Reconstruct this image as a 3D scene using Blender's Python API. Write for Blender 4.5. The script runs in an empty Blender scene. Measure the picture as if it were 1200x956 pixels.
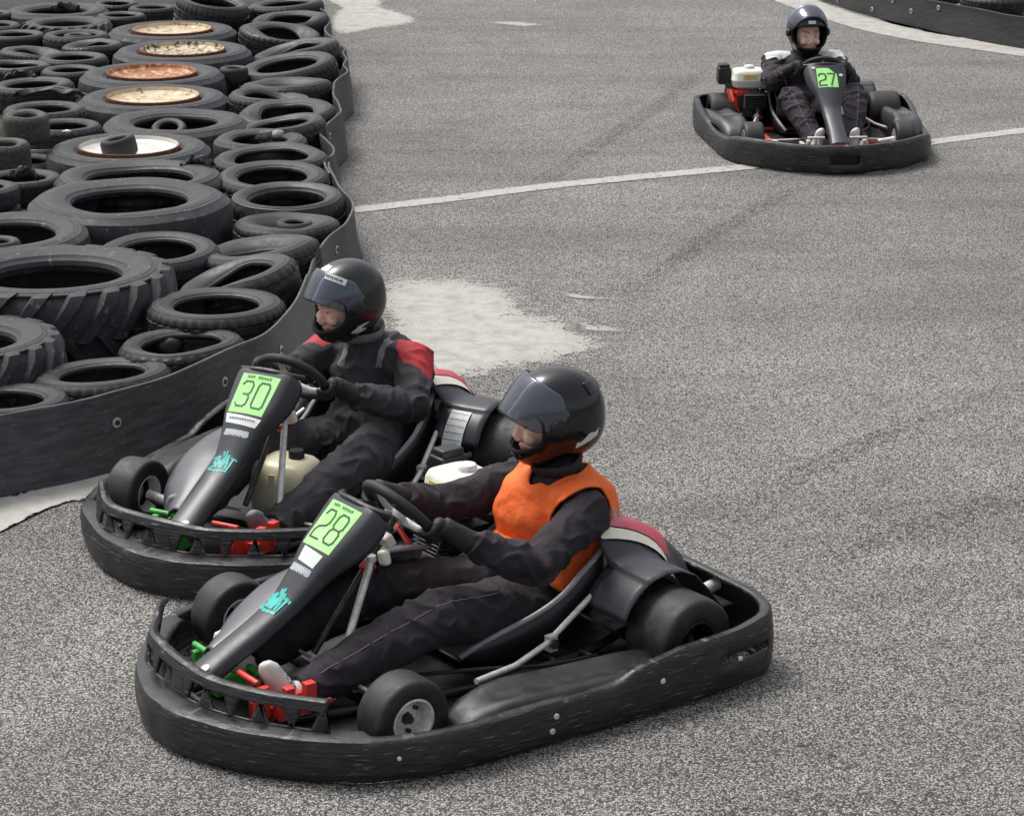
import bpy, bmesh, math, random
from math import sin, cos, pi, radians, sqrt, atan2
from mathutils import Vector as V, Matrix as M, noise
random.seed(7)
S = bpy.context.scene
COL = S.collection
W = bpy.data.worlds.new("World"); S.world = W; W.use_nodes = True

# ------------------------------------------------------------------ camera
FPX, PITCH, CAMH = 2790.0, radians(17.7), 3.15
cam_d = bpy.data.cameras.new("camera"); cam = bpy.data.objects.new("camera", cam_d); COL.objects.link(cam)
cam.location = (0, 0, CAMH); cam.rotation_euler = (pi/2 - PITCH, 0, 0)
cam_d.sensor_width = 36; cam_d.lens = 36*FPX/1200; cam_d.clip_end = 500; cam_d.clip_start = .1
S.camera = cam

def at(x, y, z=0.0):
    """the point at height z that the photograph shows at (x, y)"""
    u = (x-600)/FPX; v = (y-478)/FPX
    s, c = sin(PITCH), cos(PITCH)
    d = (CAMH-z)/(s+v*c)
    return V((u*d, d*(c-v*s), z)), d

# ------------------------------------------------------------------ materials
def clamp3(c): return (c[0], c[1], c[2], 1)
MATS = {}
def mat(name, c1, c2=None, rough=.5, metal=0., scale=8., lo=.45, hi=.65, bump=0., bscale=60., stretch=(1,1,1),
        coord='Object', c3=None, s3=40., lo3=.6, hi3=.7, rough2=None, spec=.5, coat=0., detail=5., bdist=.004):
    m = bpy.data.materials.new(name); m.use_nodes = True
    nt = m.node_tree; N = nt.nodes; L = nt.links
    b = N['Principled BSDF']
    b.inputs['Roughness'].default_value = rough; b.inputs['Metallic'].default_value = metal
    b.inputs['Specular IOR Level'].default_value = spec; b.inputs['Coat Weight'].default_value = coat
    b.inputs['Base Color'].default_value = clamp3(c1)
    if c2 or bump:
        tc = N.new('ShaderNodeTexCoord'); mp = N.new('ShaderNodeMapping'); mp.inputs['Scale'].default_value = stretch
        oi = N.new('ShaderNodeObjectInfo')
        ad = N.new('ShaderNodeVectorMath'); ad.operation = 'ADD'
        sc = N.new('ShaderNodeVectorMath'); sc.operation = 'SCALE'; sc.inputs[0].default_value = (13, 7, 5)
        L.new(oi.outputs['Random'], sc.inputs['Scale'])
        L.new(tc.outputs[coord], ad.inputs[0]); L.new(sc.outputs[0], ad.inputs[1]); L.new(ad.outputs[0], mp.inputs[0])
        def nz(s, d=detail):
            n = N.new('ShaderNodeTexNoise'); n.inputs['Scale'].default_value = s; n.inputs['Detail'].default_value = d
            n.inputs['Roughness'].default_value = .62
            L.new(mp.outputs[0], n.inputs['Vector']); return n
        last = None
        if c2:
            n = nz(scale); r = N.new('ShaderNodeMapRange'); r.inputs[1].default_value = lo; r.inputs[2].default_value = hi
            L.new(n.outputs[0], r.inputs[0])
            mx = N.new('ShaderNodeMix'); mx.data_type = 'RGBA'; mx.inputs[6].default_value = clamp3(c1); mx.inputs[7].default_value = clamp3(c2)
            L.new(r.outputs[0], mx.inputs[0]); last = mx.outputs[2]
            if rough2 is not None:
                rr = N.new('ShaderNodeMapRange'); rr.inputs[3].default_value = rough; rr.inputs[4].default_value = rough2
                L.new(r.outputs[0], rr.inputs[0]); L.new(rr.outputs[0], b.inputs['Roughness'])
            if c3:
                n3 = nz(s3); r3 = N.new('ShaderNodeMapRange'); r3.inputs[1].default_value = lo3; r3.inputs[2].default_value = hi3
                L.new(n3.outputs[0], r3.inputs[0])
                m3 = N.new('ShaderNodeMix'); m3.data_type = 'RGBA'; m3.inputs[7].default_value = clamp3(c3)
                L.new(last, m3.inputs[6]); L.new(r3.outputs[0], m3.inputs[0]); last = m3.outputs[2]
            L.new(last, b.inputs['Base Color'])
        if bump:
            nb = nz(bscale, 4.); bp = N.new('ShaderNodeBump'); bp.inputs['Strength'].default_value = bump; bp.inputs['Distance'].default_value = bdist
            L.new(nb.outputs[0], bp.inputs['Height']); L.new(bp.outputs[0], b.inputs['Normal'])
    MATS[name] = m
    return m

def asphalt_mat():
    m = bpy.data.materials.new('asphalt'); m.use_nodes = True
    nt = m.node_tree; N = nt.nodes; L = nt.links; b = N['Principled BSDF']
    tc = N.new('ShaderNodeTexCoord')
    def noise_(s, d, vec=None, rough=.6):
        n = N.new('ShaderNodeTexNoise'); n.inputs['Scale'].default_value = s; n.inputs['Detail'].default_value = d; n.inputs['Roughness'].default_value = rough
        L.new(vec or tc.outputs['Object'], n.inputs['Vector']); return n.outputs[0]
    def mr(x, a, bb, c, d):
        r = N.new('ShaderNodeMapRange'); r.inputs[1].default_value = a; r.inputs[2].default_value = bb; r.inputs[3].default_value = c; r.inputs[4].default_value = d
        L.new(x, r.inputs[0]); return r.outputs[0]
    def mth(op, x, y):
        n = N.new('ShaderNodeMath'); n.operation = op
        for i, q in enumerate((x, y)):
            if isinstance(q, (int, float)): n.inputs[i].default_value = q
            else: L.new(q, n.inputs[i])
        return n.outputs[0]
    # stones: voronoi chips of random brightness in darker binder
    vo = N.new('ShaderNodeTexVoronoi'); vo.inputs['Scale'].default_value = 150; L.new(tc.outputs['Object'], vo.inputs['Vector'])
    sep = N.new('ShaderNodeSeparateColor'); L.new(vo.outputs['Color'], sep.inputs[0])
    edge = mr(vo.outputs['Distance'], .36, .78, 1., 0.)
    chip = mr(sep.outputs[0], 0., 1., .06, .50)
    chip = mth('MULTIPLY', chip, mr(noise_(230, 2), .3, .7, .75, 1.25))
    val = mth('ADD', mth('MULTIPLY', chip, edge), mr(edge, 0., 1., .045, 0.))
    # broad tone drifts and long faint tyre tracks along the racing line
    val = mth('MULTIPLY', val, mr(noise_(.55, 4), .3, .7, .80, 1.18))
    val = mth('MULTIPLY', val, mr(noise_(2.6, 5), .3, .7, .9, 1.1))
    mp = N.new('ShaderNodeMapping'); mp.inputs['Rotation'].default_value = (0, 0, radians(-37)); mp.inputs['Scale'].default_value = (.20, 1.7, 1)
    L.new(tc.outputs['Object'], mp.inputs[0])
    tracks = mr(noise_(1.1, 2, mp.outputs[0]), .50, .70, 1.02, .82)
    val = mth('MULTIPLY', val, tracks)
    val = mth('MULTIPLY', val, 1.06)
    hue = N.new('ShaderNodeMix'); hue.data_type = 'RGBA'; hue.inputs[6].default_value = (1.0, .98, .94, 1); hue.inputs[7].default_value = (1.0, .94, .87, 1)
    L.new(sep.outputs[1], hue.inputs[0])
    mul = N.new('ShaderNodeVectorMath'); mul.operation = 'SCALE'; L.new(hue.outputs[2], mul.inputs[0]); L.new(val, mul.inputs['Scale'])
    L.new(mul.outputs[0], b.inputs['Base Color'])
    b.inputs['Roughness'].default_value = .8; b.inputs['Specular IOR Level'].default_value = .35
    bp = N.new('ShaderNodeBump'); bp.inputs['Strength'].default_value = .8; bp.inputs['Distance'].default_value = .006
    L.new(mth('MULTIPLY', edge, mr(sep.outputs[2], 0, 1, .4, 1.)), bp.inputs['Height']); L.new(bp.outputs[0], b.inputs['Normal'])
    return m

def patch_mat(name, col, col2, wear, scale=9., stretch=(1,1,1), edge0=.06, chip=55.):
    """paint or thin concrete worn through to the asphalt: UV.x holds how near the rim of the sheet we are (0 at the rim)"""
    m = bpy.data.materials.new(name); m.use_nodes = True
    nt = m.node_tree; N = nt.nodes; L = nt.links; b = N['Principled BSDF']; out = N['Material Output']
    tc = N.new('ShaderNodeTexCoord'); mp = N.new('ShaderNodeMapping'); mp.inputs['Scale'].default_value = stretch; L.new(tc.outputs['Object'], mp.inputs[0])
    n = N.new('ShaderNodeTexNoise'); n.inputs['Scale'].default_value = scale; n.inputs['Detail'].default_value = 8; n.inputs['Roughness'].default_value = .7; L.new(mp.outputs[0], n.inputs[0])
    n2 = N.new('ShaderNodeTexNoise'); n2.inputs['Scale'].default_value = chip; n2.inputs['Detail'].default_value = 3; L.new(tc.outputs['Object'], n2.inputs[0])
    mx = N.new('ShaderNodeMix'); mx.data_type = 'RGBA'; mx.inputs[6].default_value = clamp3(col); mx.inputs[7].default_value = clamp3(col2)
    r = N.new('ShaderNodeMapRange'); r.inputs[1].default_value = .42; r.inputs[2].default_value = .66; L.new(n.outputs[0], r.inputs[0]); L.new(r.outputs[0], mx.inputs[0])
    L.new(mx.outputs[2], b.inputs['Base Color']); b.inputs['Roughness'].default_value = .85; b.inputs['Specular IOR Level'].default_value = .3
    bp = N.new('ShaderNodeBump'); bp.inputs['Strength'].default_value = .5; bp.inputs['Distance'].default_value = .004
    L.new(n2.outputs[0], bp.inputs['Height']); L.new(bp.outputs[0], b.inputs['Normal'])
    uv = N.new('ShaderNodeSeparateXYZ'); L.new(tc.outputs['UV'], uv.inputs[0])
    def mth(op, x, y):
        k = N.new('ShaderNodeMath'); k.operation = op
        for i, q in enumerate((x, y)):
            if isinstance(q, (int, float)): k.inputs[i].default_value = q
            else: L.new(q, k.inputs[i])
        return k.outputs[0]
    s = mth('ADD', mth('MULTIPLY', n.outputs[0], .75), mth('MULTIPLY', n2.outputs[0], .55))
    s = mth('ADD', s, mth('MULTIPLY', uv.outputs[0], 1.0))
    a = N.new('ShaderNodeMapRange'); a.inputs[1].default_value = wear; a.inputs[2].default_value = wear+edge0; L.new(s, a.inputs[0])
    tr = N.new('ShaderNodeBsdfTransparent'); ms = N.new('ShaderNodeMixShader')
    L.new(a.outputs[0], ms.inputs[0]); L.new(tr.outputs[0], ms.inputs[1]); L.new(b.outputs[0], ms.inputs[2]); L.new(ms.outputs[0], out.inputs[0])
    return m

def visor_mat(name, tint, alpha):
    m = bpy.data.materials.new(name); m.use_nodes = True
    nt = m.node_tree; N = nt.nodes; L = nt.links; out = N['Material Output']; N.remove(N['Principled BSDF'])
    tr = N.new('ShaderNodeBsdfTransparent'); tr.inputs[0].default_value = clamp3(tint)
    gl = N.new('ShaderNodeBsdfGlossy'); gl.inputs['Roughness'].default_value = .08; gl.inputs[0].default_value = (.9, .93, 1, 1)
    df = N.new('ShaderNodeBsdfDiffuse'); df.inputs[0].default_value = (.24, .26, .30, 1)
    fr = N.new('ShaderNodeFresnel'); fr.inputs[0].default_value = 1.5
    m1 = N.new('ShaderNodeMixShader'); m1.inputs[0].default_value = alpha
    L.new(tr.outputs[0], m1.inputs[1]); L.new(df.outputs[0], m1.inputs[2])
    m2 = N.new('ShaderNodeMixShader'); L.new(fr.outputs[0], m2.inputs[0]); L.new(m1.outputs[0], m2.inputs[1]); L.new(gl.outputs[0], m2.inputs[2])
    L.new(m2.outputs[0], out.inputs[0]); return m

A = asphalt_mat()
RUB = mat('worn_rubber', (.008,.008,.009), (.027,.028,.031), rough=.48, rough2=.66, scale=7, lo=.4, hi=.68, bump=.35, bscale=70, c3=(.10,.10,.10), s3=22, lo3=.62, hi3=.74)
RUB2 = mat('dusty_rubber', (.015,.016,.018), (.048,.050,.056), rough=.58, rough2=.82, scale=6, lo=.35, hi=.68, bump=.4, bscale=45, c3=(.17,.165,.155), s3=14, lo3=.6, hi3=.75)
RUB3 = mat('dark_rubber', (.009,.009,.010), (.026,.026,.029), rough=.42, rough2=.6, scale=9, bump=.35, bscale=60, c3=(.06,.06,.062), s3=24, lo3=.62, hi3=.72)
RUBG = mat('olive_rubber', (.04,.039,.034), (.085,.082,.070), rough=.7, scale=7, bump=.4, bscale=40)
KTYRE = mat('slick_rubber', (.014,.0135,.014), (.030,.029,.030), rough=.55, rough2=.7, scale=20, bump=.2, bscale=120)
BELT = mat('belt_rubber', (.046,.047,.052), (.095,.097,.103), rough=.55, rough2=.7, coord='UV', stretch=(2.6,14,1), scale=3.2, lo=.40, hi=.70, bump=.35, bscale=14, c3=(.20,.20,.20), s3=6.5, lo3=.60, hi3=.72)
BELTD = mat('far_belt_rubber', (.016,.018,.017), (.035,.037,.036), rough=.6, coord='UV', stretch=(2.2,20,1), scale=3.2, bump=.4, bscale=12, c3=(.07,.07,.07), s3=6, lo3=.62, hi3=.7)
BUMP_M = mat('scuffed_black_plastic', (.007,.007,.008), (.024,.024,.027), rough=.32, rough2=.62, coord='UV', stretch=(2.6,22,1), scale=3.6, lo=.42, hi=.64, bump=.6, bscale=7, c3=(.17,.17,.18), s3=5.0, lo3=.60, hi3=.72, bdist=.006)
PLA = mat('grey_plastic', (.026,.028,.034), (.038,.040,.047), rough=.38, rough2=.52, scale=6, bump=.08, bscale=90, c3=(.10,.105,.115), s3=26, lo3=.66, hi3=.74)
GUARD = mat('pale_grey_plastic', (.075,.078,.088), (.10,.103,.115), rough=.34, rough2=.5, scale=5, bump=.08, bscale=90, c3=(.15,.155,.165), s3=20, lo3=.64, hi3=.74)
PLB = mat('black_plastic', (.008,.008,.009), (.018,.018,.020), rough=.45, rough2=.68, scale=12, bump=.1, bscale=90)
SEATM = mat('seat_shell', (.012,.012,.013), (.022,.022,.024), rough=.4, scale=10)
TRIM = mat('seat_edging', (.26,.265,.27), (.36,.36,.37), rough=.5, scale=16)
STEEL = mat('bright_steel', (.70,.69,.67), (.50,.47,.43), rough=.38, rough2=.55, metal=.35, scale=24)
DSTEEL = mat('dark_steel', (.05,.05,.052), (.10,.09,.085), rough=.5, metal=.5, scale=18)
ALU = mat('cast_aluminium', (.84,.83,.80), (.52,.50,.46), rough=.42, rough2=.6, metal=.25, scale=22)
WHITEP = mat('white_tank_plastic', (.74,.73,.66), (.62,.60,.50), rough=.42, scale=9)
YELT = mat('yellowed_tank_plastic', (.88,.85,.64), (.76,.69,.42), rough=.35, scale=6, lo=.35, hi=.75)
GREEN = mat('plate_green', (.33,.78,.22), (.40,.82,.30), rough=.5, scale=9)
PEDG = mat('pedal_green', (.06,.42,.06), (.05,.25,.05), rough=.45, scale=25)
RED = mat('red_paint', (.66,.045,.030), (.50,.04,.03), rough=.42, scale=14, c3=(.12,.03,.03), s3=30, lo3=.64, hi3=.72)
STRIPE_R = mat('red_stripe', (.50,.055,.09), (.56,.10,.14), rough=.45, scale=10)
CREAM = mat('cream_stripe', (.78,.74,.62), (.70,.64,.50), rough=.45, scale=10)
INK = mat('black_ink', (.03,.045,.03), rough=.5)
WHITE = mat('white_sticker', (.72,.74,.73), (.62,.64,.64), rough=.5, scale=30)
PAPER = mat('pale_green_sticker', (.60,.76,.66), (.68,.80,.74), rough=.5, scale=20)
TEAL = mat('teal_marker', (.02,.44,.40), rough=.5)
SILV = mat('silver_marker', (.45,.49,.52), rough=.4, metal=.3)
YSTK = mat('yellow_sticker', (.75,.52,.10), (.75,.62,.30), rough=.5, scale=40)
HELM = mat('helmet_gloss', (.005,.005,.006), (.007,.007,.008), rough=.20, scale=5, spec=.5, coat=.2)
HELM2 = mat('helmet_satin', (.012,.0125,.014), (.018,.018,.020), rough=.30, scale=6, spec=.5, coat=.15)
PAD = mat('helmet_lining', (.010,.010,.011), rough=.95)
SKIN = mat('skin', (.78,.50,.40), (.80,.44,.36), rough=.5, scale=14, bump=.05, bscale=200)
LIPS = mat('lips', (.60,.24,.21), rough=.42)
BROW = mat('brows', (.30,.18,.13), rough=.8)
EYEW = mat('eye_white', (.42,.38,.35), rough=.2)
IRIS = mat('iris', (.04,.03,.025), rough=.2)
SUITP = mat('plum_overalls', (.018,.014,.019), (.034,.026,.035), rough=.85, scale=7, bump=.5, bscale=45, bdist=.008)
SUITG = mat('charcoal_overalls', (.030,.027,.032), (.050,.046,.053), rough=.85, scale=6, bump=.5, bscale=40, bdist=.008)
SUITR = mat('red_panel', (.46,.035,.045), (.36,.03,.035), rough=.8, scale=10, bump=.4, bscale=45)
SUITW = mat('white_panel', (.68,.67,.70), (.55,.54,.57), rough=.8, scale=10, bump=.3, bscale=45)
GREYC = mat('grey_collar', (.16,.16,.17), (.26,.26,.27), rough=.85, scale=14, bump=.5, bscale=60)
ORANGE = mat('orange_vest', (.92,.165,.026), (.86,.135,.020), rough=.75, scale=6, bump=.6, bscale=30, bdist=.010)
GLOVE = mat('glove_black', (.012,.012,.013), (.022,.022,.024), rough=.65, scale=30, bump=.3, bscale=120)
SHOEW = mat('white_shoe', (.70,.69,.66), (.55,.53,.50), rough=.6, scale=18)
SHOEG = mat('grey_shoe', (.14,.14,.145), (.22,.22,.22), rough=.6, scale=18)
THREAD = mat('pale_stitching', (.22,.18,.24), rough=.8)
RIMC = mat('cream_rusty_rim', (.56,.49,.35), (.46,.33,.19), rough=.5, rough2=.8, scale=5, lo=.42, hi=.62, c3=(.20,.075,.03), s3=9, lo3=.58, hi3=.66, bump=.3)
RIMF = mat('flaking_rim', (.54,.47,.32), (.44,.33,.19), rough=.55, scale=6, c3=(.06,.035,.025), s3=13, lo3=.50, hi3=.54, bump=.3)
RIMR = mat('orange_rust_rim', (.36,.15,.065), (.24,.09,.04), rough=.85, scale=7, c3=(.58,.42,.28), s3=11, lo3=.50, hi3=.62, bump=.5)
RIMW = mat('white_rim', (.60,.59,.55), (.50,.48,.43), rough=.45, scale=6, c3=(.10,.07,.05), s3=24, lo3=.66, hi3=.70)
RUST = mat('rusty_flange', (.13,.05,.03), (.24,.10,.05), rough=.85, scale=16, bump=.4)
GAP_SHADE = mat('gap_shade', (.028,.026,.024), (.05,.046,.042), rough=.95, scale=9, bump=.6, bscale=30)  # dark tone stands for the shade between the heaped tyres
CONC = mat('concrete', (.40,.38,.34), (.30,.285,.26), rough=.85, scale=3, bump=.5, bscale=60, c3=(.20,.19,.17), s3=18, lo3=.6, hi3=.7)
LINE = patch_mat('worn_line_paint', (.44,.43,.395), (.33,.32,.295), .87, scale=14, chip=70)
PATCH = patch_mat('worn_concrete_skin', (.41,.40,.37), (.29,.28,.255), .86, scale=9, chip=95, edge0=.11)
PATCH2 = patch_mat('faint_concrete', (.40,.39,.36), (.28,.27,.25), .92, scale=9, chip=85, edge0=.20)
STRIP = patch_mat('bare_concrete', (.47,.46,.42), (.34,.33,.30), .74, scale=9, chip=80)
MARK = patch_mat('laid_rubber', (.055,.053,.050), (.075,.072,.069), .865, scale=30, chip=120)
VIS_S = visor_mat('smoked_visor', (.62,.64,.68), .26)
VIS_C = visor_mat('scratched_visor', (.72,.75,.80), .26)

# ------------------------------------------------------------------ mesh builder
class MB:
    def __init__(s): s.v, s.f, s.m, s.uv = [], [], [], {}
    def add(s, vs, fs, mi=0, xf=None, uvs=None):
        o = len(s.v)
        for i, p in enumerate(vs):
            p = V(p); s.v.append(xf @ p if xf else p)
            if uvs: s.uv[o+i] = uvs[i]
        s.f += [tuple(o+i for i in f) for f in fs]; s.m += [mi]*len(fs)
    def box(s, c, size, rot=None, mi=0, taper=1.0):
        hx, hy, hz = [q/2 for q in size]
        vs = [(x*hx*(taper if z > 0 else 1), y*hy*(taper if z > 0 else 1), z*hz) for z in (-1, 1) for x, y in ((-1,-1),(1,-1),(1,1),(-1,1))]
        R = rot.to_4x4() if rot else M()
        s.add(vs, [(3,2,1,0),(4,5,6,7),(0,1,5,4),(1,2,6,5),(2,3,7,6),(3,0,4,7)], mi, M.Translation(c) @ R)
    def tube(s, pts, r, n=8, mi=0, caps=True, closed=False):
        pts = [V(p) for p in pts]; k = len(pts)
        rs = r if isinstance(r, (list, tuple)) else [r]*k
        up = None; rings = []
        for i in range(k):
            a = pts[(i-1) % k] if (closed or i > 0) else pts[i]; b = pts[(i+1) % k] if (closed or i < k-1) else pts[i]
            t = (b-a).normalized()
            if up is None: up = t.orthogonal().normalized()
            up = (up - t*up.dot(t)).normalized(); w = t.cross(up)
            rr = rs[i] if isinstance(rs[i], (tuple, list)) else (rs[i], rs[i])
            rings.append([pts[i] + up*cos(2*pi*j/n)*rr[0] + w*sin(2*pi*j/n)*rr[1] for j in range(n)])
        s.loft(rings, mi, caps and not closed, closed)
    def loft(s, rings, mi=0, caps=True, closed=False, open_=False):
        n = len(rings[0]); k = len(rings); vs = [p for r in rings for p in r]; fs = []
        for i in range(k if closed else k-1):
            for j in range(n-1 if open_ else n):
                a, b = i*n+j, i*n+(j+1) % n; c, d = ((i+1) % k)*n+(j+1) % n, ((i+1) % k)*n+j
                fs.append((a, b, c, d))
        if caps and not open_: fs += [tuple(reversed(range(n))), tuple((k-1)*n+j for j in range(n))]
        s.add(vs, fs, mi)
    def lathe(s, prof, seg=48, axis='z', c=(0,0,0), mi=0, closed=True, rot=None):
        vs, fs = [], []; n = len(prof)
        for i in range(seg):
            a = 2*pi*i/seg
            for r, z in prof:
                p = (r*cos(a), r*sin(a), z)
                if axis == 'y': p = (p[0], p[2], p[1])
                if axis == 'x': p = (p[2], p[0], p[1])
                vs.append(p)
        for i in range(seg):
            for j in range(n if closed else n-1):
                a, b = i*n+j, i*n+(j+1) % n; q = ((i+1) % seg)*n
                f = (a, q+j, q+(j+1) % n, b)
                fs.append(f if axis != 'y' else f[::-1])
        s.add(vs, fs, mi, M.Translation(c) @ (rot.to_4x4() if rot else M()))
    def ell(s, c, r, nu=20, nv=12, rot=None, mi=0):
        vs = []; fs = []
        for i in range(nv+1):
            t = pi*i/nv
            for j in range(nu):
                a = 2*pi*j/nu; vs.append((r[0]*sin(t)*cos(a), r[1]*sin(t)*sin(a), r[2]*cos(t)))
        for i in range(nv):
            for j in range(nu): fs.append((i*nu+j, (i+1)*nu+j, (i+1)*nu+(j+1) % nu, i*nu+(j+1) % nu))
        s.add(vs, fs, mi, M.Translation(c) @ (rot.to_4x4() if rot else M()))
    def cyl(s, a, b, r, n=16, mi=0): s.tube([a, b], r, n, mi)
    def mesh(s, name, mats, ang=40):
        me = bpy.data.meshes.new(name); me.from_pydata([tuple(p) for p in s.v], [], s.f)
        if s.uv:
            l = me.uv_layers.new(name='UVMap')
            for lp in me.loops: l.data[lp.index].uv = s.uv.get(lp.vertex_index, (0, 0))
        for q in (mats if isinstance(mats, (list, tuple)) else [mats]): me.materials.append(q)
        for p, mi in zip(me.polygons, s.m): p.material_index = mi; p.use_smooth = True
        bm = bmesh.new(); bm.from_mesh(me); bmesh.ops.remove_doubles(bm, verts=bm.verts, dist=1e-6)
        bmesh.ops.dissolve_degenerate(bm, edges=bm.edges, dist=1e-7)
        bmesh.ops.recalc_face_normals(bm, faces=bm.faces); bm.to_mesh(me); bm.free()
        if ang: me.set_sharp_from_angle(angle=radians(ang))
        return me

def link(name, me, parent=None, bevel=0, solid=0, off=-1.0, subd=0):
    o = bpy.data.objects.new(name, me); COL.objects.link(o)
    if parent: o.parent = parent
    if solid:
        q = o.modifiers.new('solid', 'SOLIDIFY'); q.thickness = solid; q.offset = off
    if subd:
        q = o.modifiers.new('sub', 'SUBSURF'); q.levels = q.render_levels = subd
    if bevel:
        q = o.modifiers.new('bev', 'BEVEL'); q.width = bevel; q.segments = 2; q.limit_method = 'ANGLE'; q.angle_limit = radians(35)
    return o
def part(name, mb, mats, parent, **k):
    ang = k.pop('ang', 40); return link(name, mb.mesh(name, mats, ang), parent, **k)
def tag(o, label, cat, group=None, kind=None):
    if label: o['label'] = label
    if cat: o['category'] = cat
    if group: o['group'] = group
    if kind: o['kind'] = kind
    return o
def empty(name, loc, rz=0, parent=None):
    o = bpy.data.objects.new(name, None); COL.objects.link(o); o.location = loc; o.rotation_euler = (0, 0, rz); o.empty_display_size = .2
    if parent: o.parent = parent
    return o
def structure(name, mb, mats, **k):
    o = part(name, mb, mats, None, **k); o['kind'] = 'structure'; return o

def remesh(mb, mats, name, voxel, smooth=6, fold=None, ang=0):
    me = mb.mesh(name, mats, 0); o = bpy.data.objects.new('tmp', me); COL.objects.link(o)
    r = o.modifiers.new('r', 'REMESH'); r.mode = 'VOXEL'; r.voxel_size = voxel; r.use_smooth_shade = True
    q = o.modifiers.new('s', 'SMOOTH'); q.iterations = smooth; q.factor = .5
    dg = bpy.context.evaluated_depsgraph_get(); me2 = bpy.data.meshes.new_from_object(o.evaluated_get(dg), depsgraph=dg)
    bpy.data.objects.remove(o); bpy.data.meshes.remove(me); me2.name = name
    me2.materials.clear()
    for q in (mats if isinstance(mats, (list, tuple)) else [mats]): me2.materials.append(q)
    if fold:
        ns = [v.normal.copy() for v in me2.vertices]
        for v, n in zip(me2.vertices, ns): v.co += n*fold(v.co)
    for p in me2.polygons: p.use_smooth = True; p.material_index = 0
    return me2

def lerp(a, b, t): return a+(b-a)*t
def interp(x, tab):
    if x <= tab[0][0]: return tab[0][1]
    for (a, p), (b, q) in zip(tab, tab[1:]):
        if x <= b: return lerp(p, q, (x-a)/(b-a))
    return tab[-1][1]
def sstep(a, b, x):
    t = min(1, max(0, (x-a)/(b-a))); return t*t*(3-2*t)
def spline(P, n, closed=False):
    P = [V(p) for p in P]; k = len(P); out = []
    for i in range(k if closed else k-1):
        g = (lambda j: P[j % k]) if closed else (lambda j: P[min(max(j, 0), k-1)])
        a, b, c, d = g(i-1), g(i), g(i+1), g(i+2)
        for j in range(n):
            t = j/n; out.append(.5*((2*b)+(c-a)*t+(2*a-5*b+4*c-d)*t*t+(3*b-a-3*c+d)*t**3))
    if not closed: out.append(P[-1])
    return out
def resample(P, n, closed=False):
    Q = P+[P[0]] if closed else P
    D = [0]
    for a, b in zip(Q, Q[1:]): D.append(D[-1]+(b-a).length)
    out = []; j = 0
    for i in range(n):
        d = D[-1]*i/(n if closed else n-1)
        while j < len(D)-2 and D[j+1] < d: j += 1
        t = (d-D[j])/max(1e-9, D[j+1]-D[j]); out.append(Q[j].lerp(Q[j+1], min(1, t)))
    return out, D[-1]

# strokes -> thin raised lettering, laid out on a surface function f(u,v)->point,normal
def strokes(mb, segs, f, w, mi=0, th=.0012):
    for pl in segs:
        for (a, b) in zip(pl, pl[1:]):
            n = max(1, int(sqrt((a[0]-b[0])**2+(a[1]-b[1])**2)/.25))
            for k in range(n):
                p = [lerp(a[0], b[0], (k)/n), lerp(a[1], b[1], k/n)]; q = [lerp(a[0], b[0], (k+1)/n), lerp(a[1], b[1], (k+1)/n)]
                P, N1 = f(*p); Q, N2 = f(*q); t = (Q-P)
                if t.length < 1e-7: continue
                t.normalize(); s = N1.cross(t).normalized()*w/2; e = t*w*.5; o = N1*th
                mb.add([P-e-s+o, Q+e-s+o, Q+e+s+o, P-e+s+o], [(0,1,2,3)], mi)
DIG = {'0': [[(.15,0),(.85,0),(1,.2),(1,1.4),(.85,1.6),(.15,1.6),(0,1.4),(0,.2),(.15,0)]],
       '2': [[(0,1.35),(.2,1.6),(.8,1.6),(1,1.4),(1,1.0),(.85,.8),(.2,.65),(0,.4),(0,0),(1,0)]],
       '3': [[(0,1.4),(.2,1.6),(.8,1.6),(1,1.4),(1,1.0),(.85,.82),(.4,.82)],[(.85,.82),(1,.6),(1,.2),(.8,0),(.2,0),(0,.2)]],
       '7': [[(0,1.6),(1,1.6),(.35,0)]],
       '8': [[(.2,.82),(0,.98),(0,1.42),(.2,1.6),(.8,1.6),(1,1.42),(1,.98),(.8,.82),(.2,.82),(0,.64),(0,.18),(.2,0),(.8,0),(1,.18),(1,.64),(.8,.82)]]}

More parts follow.
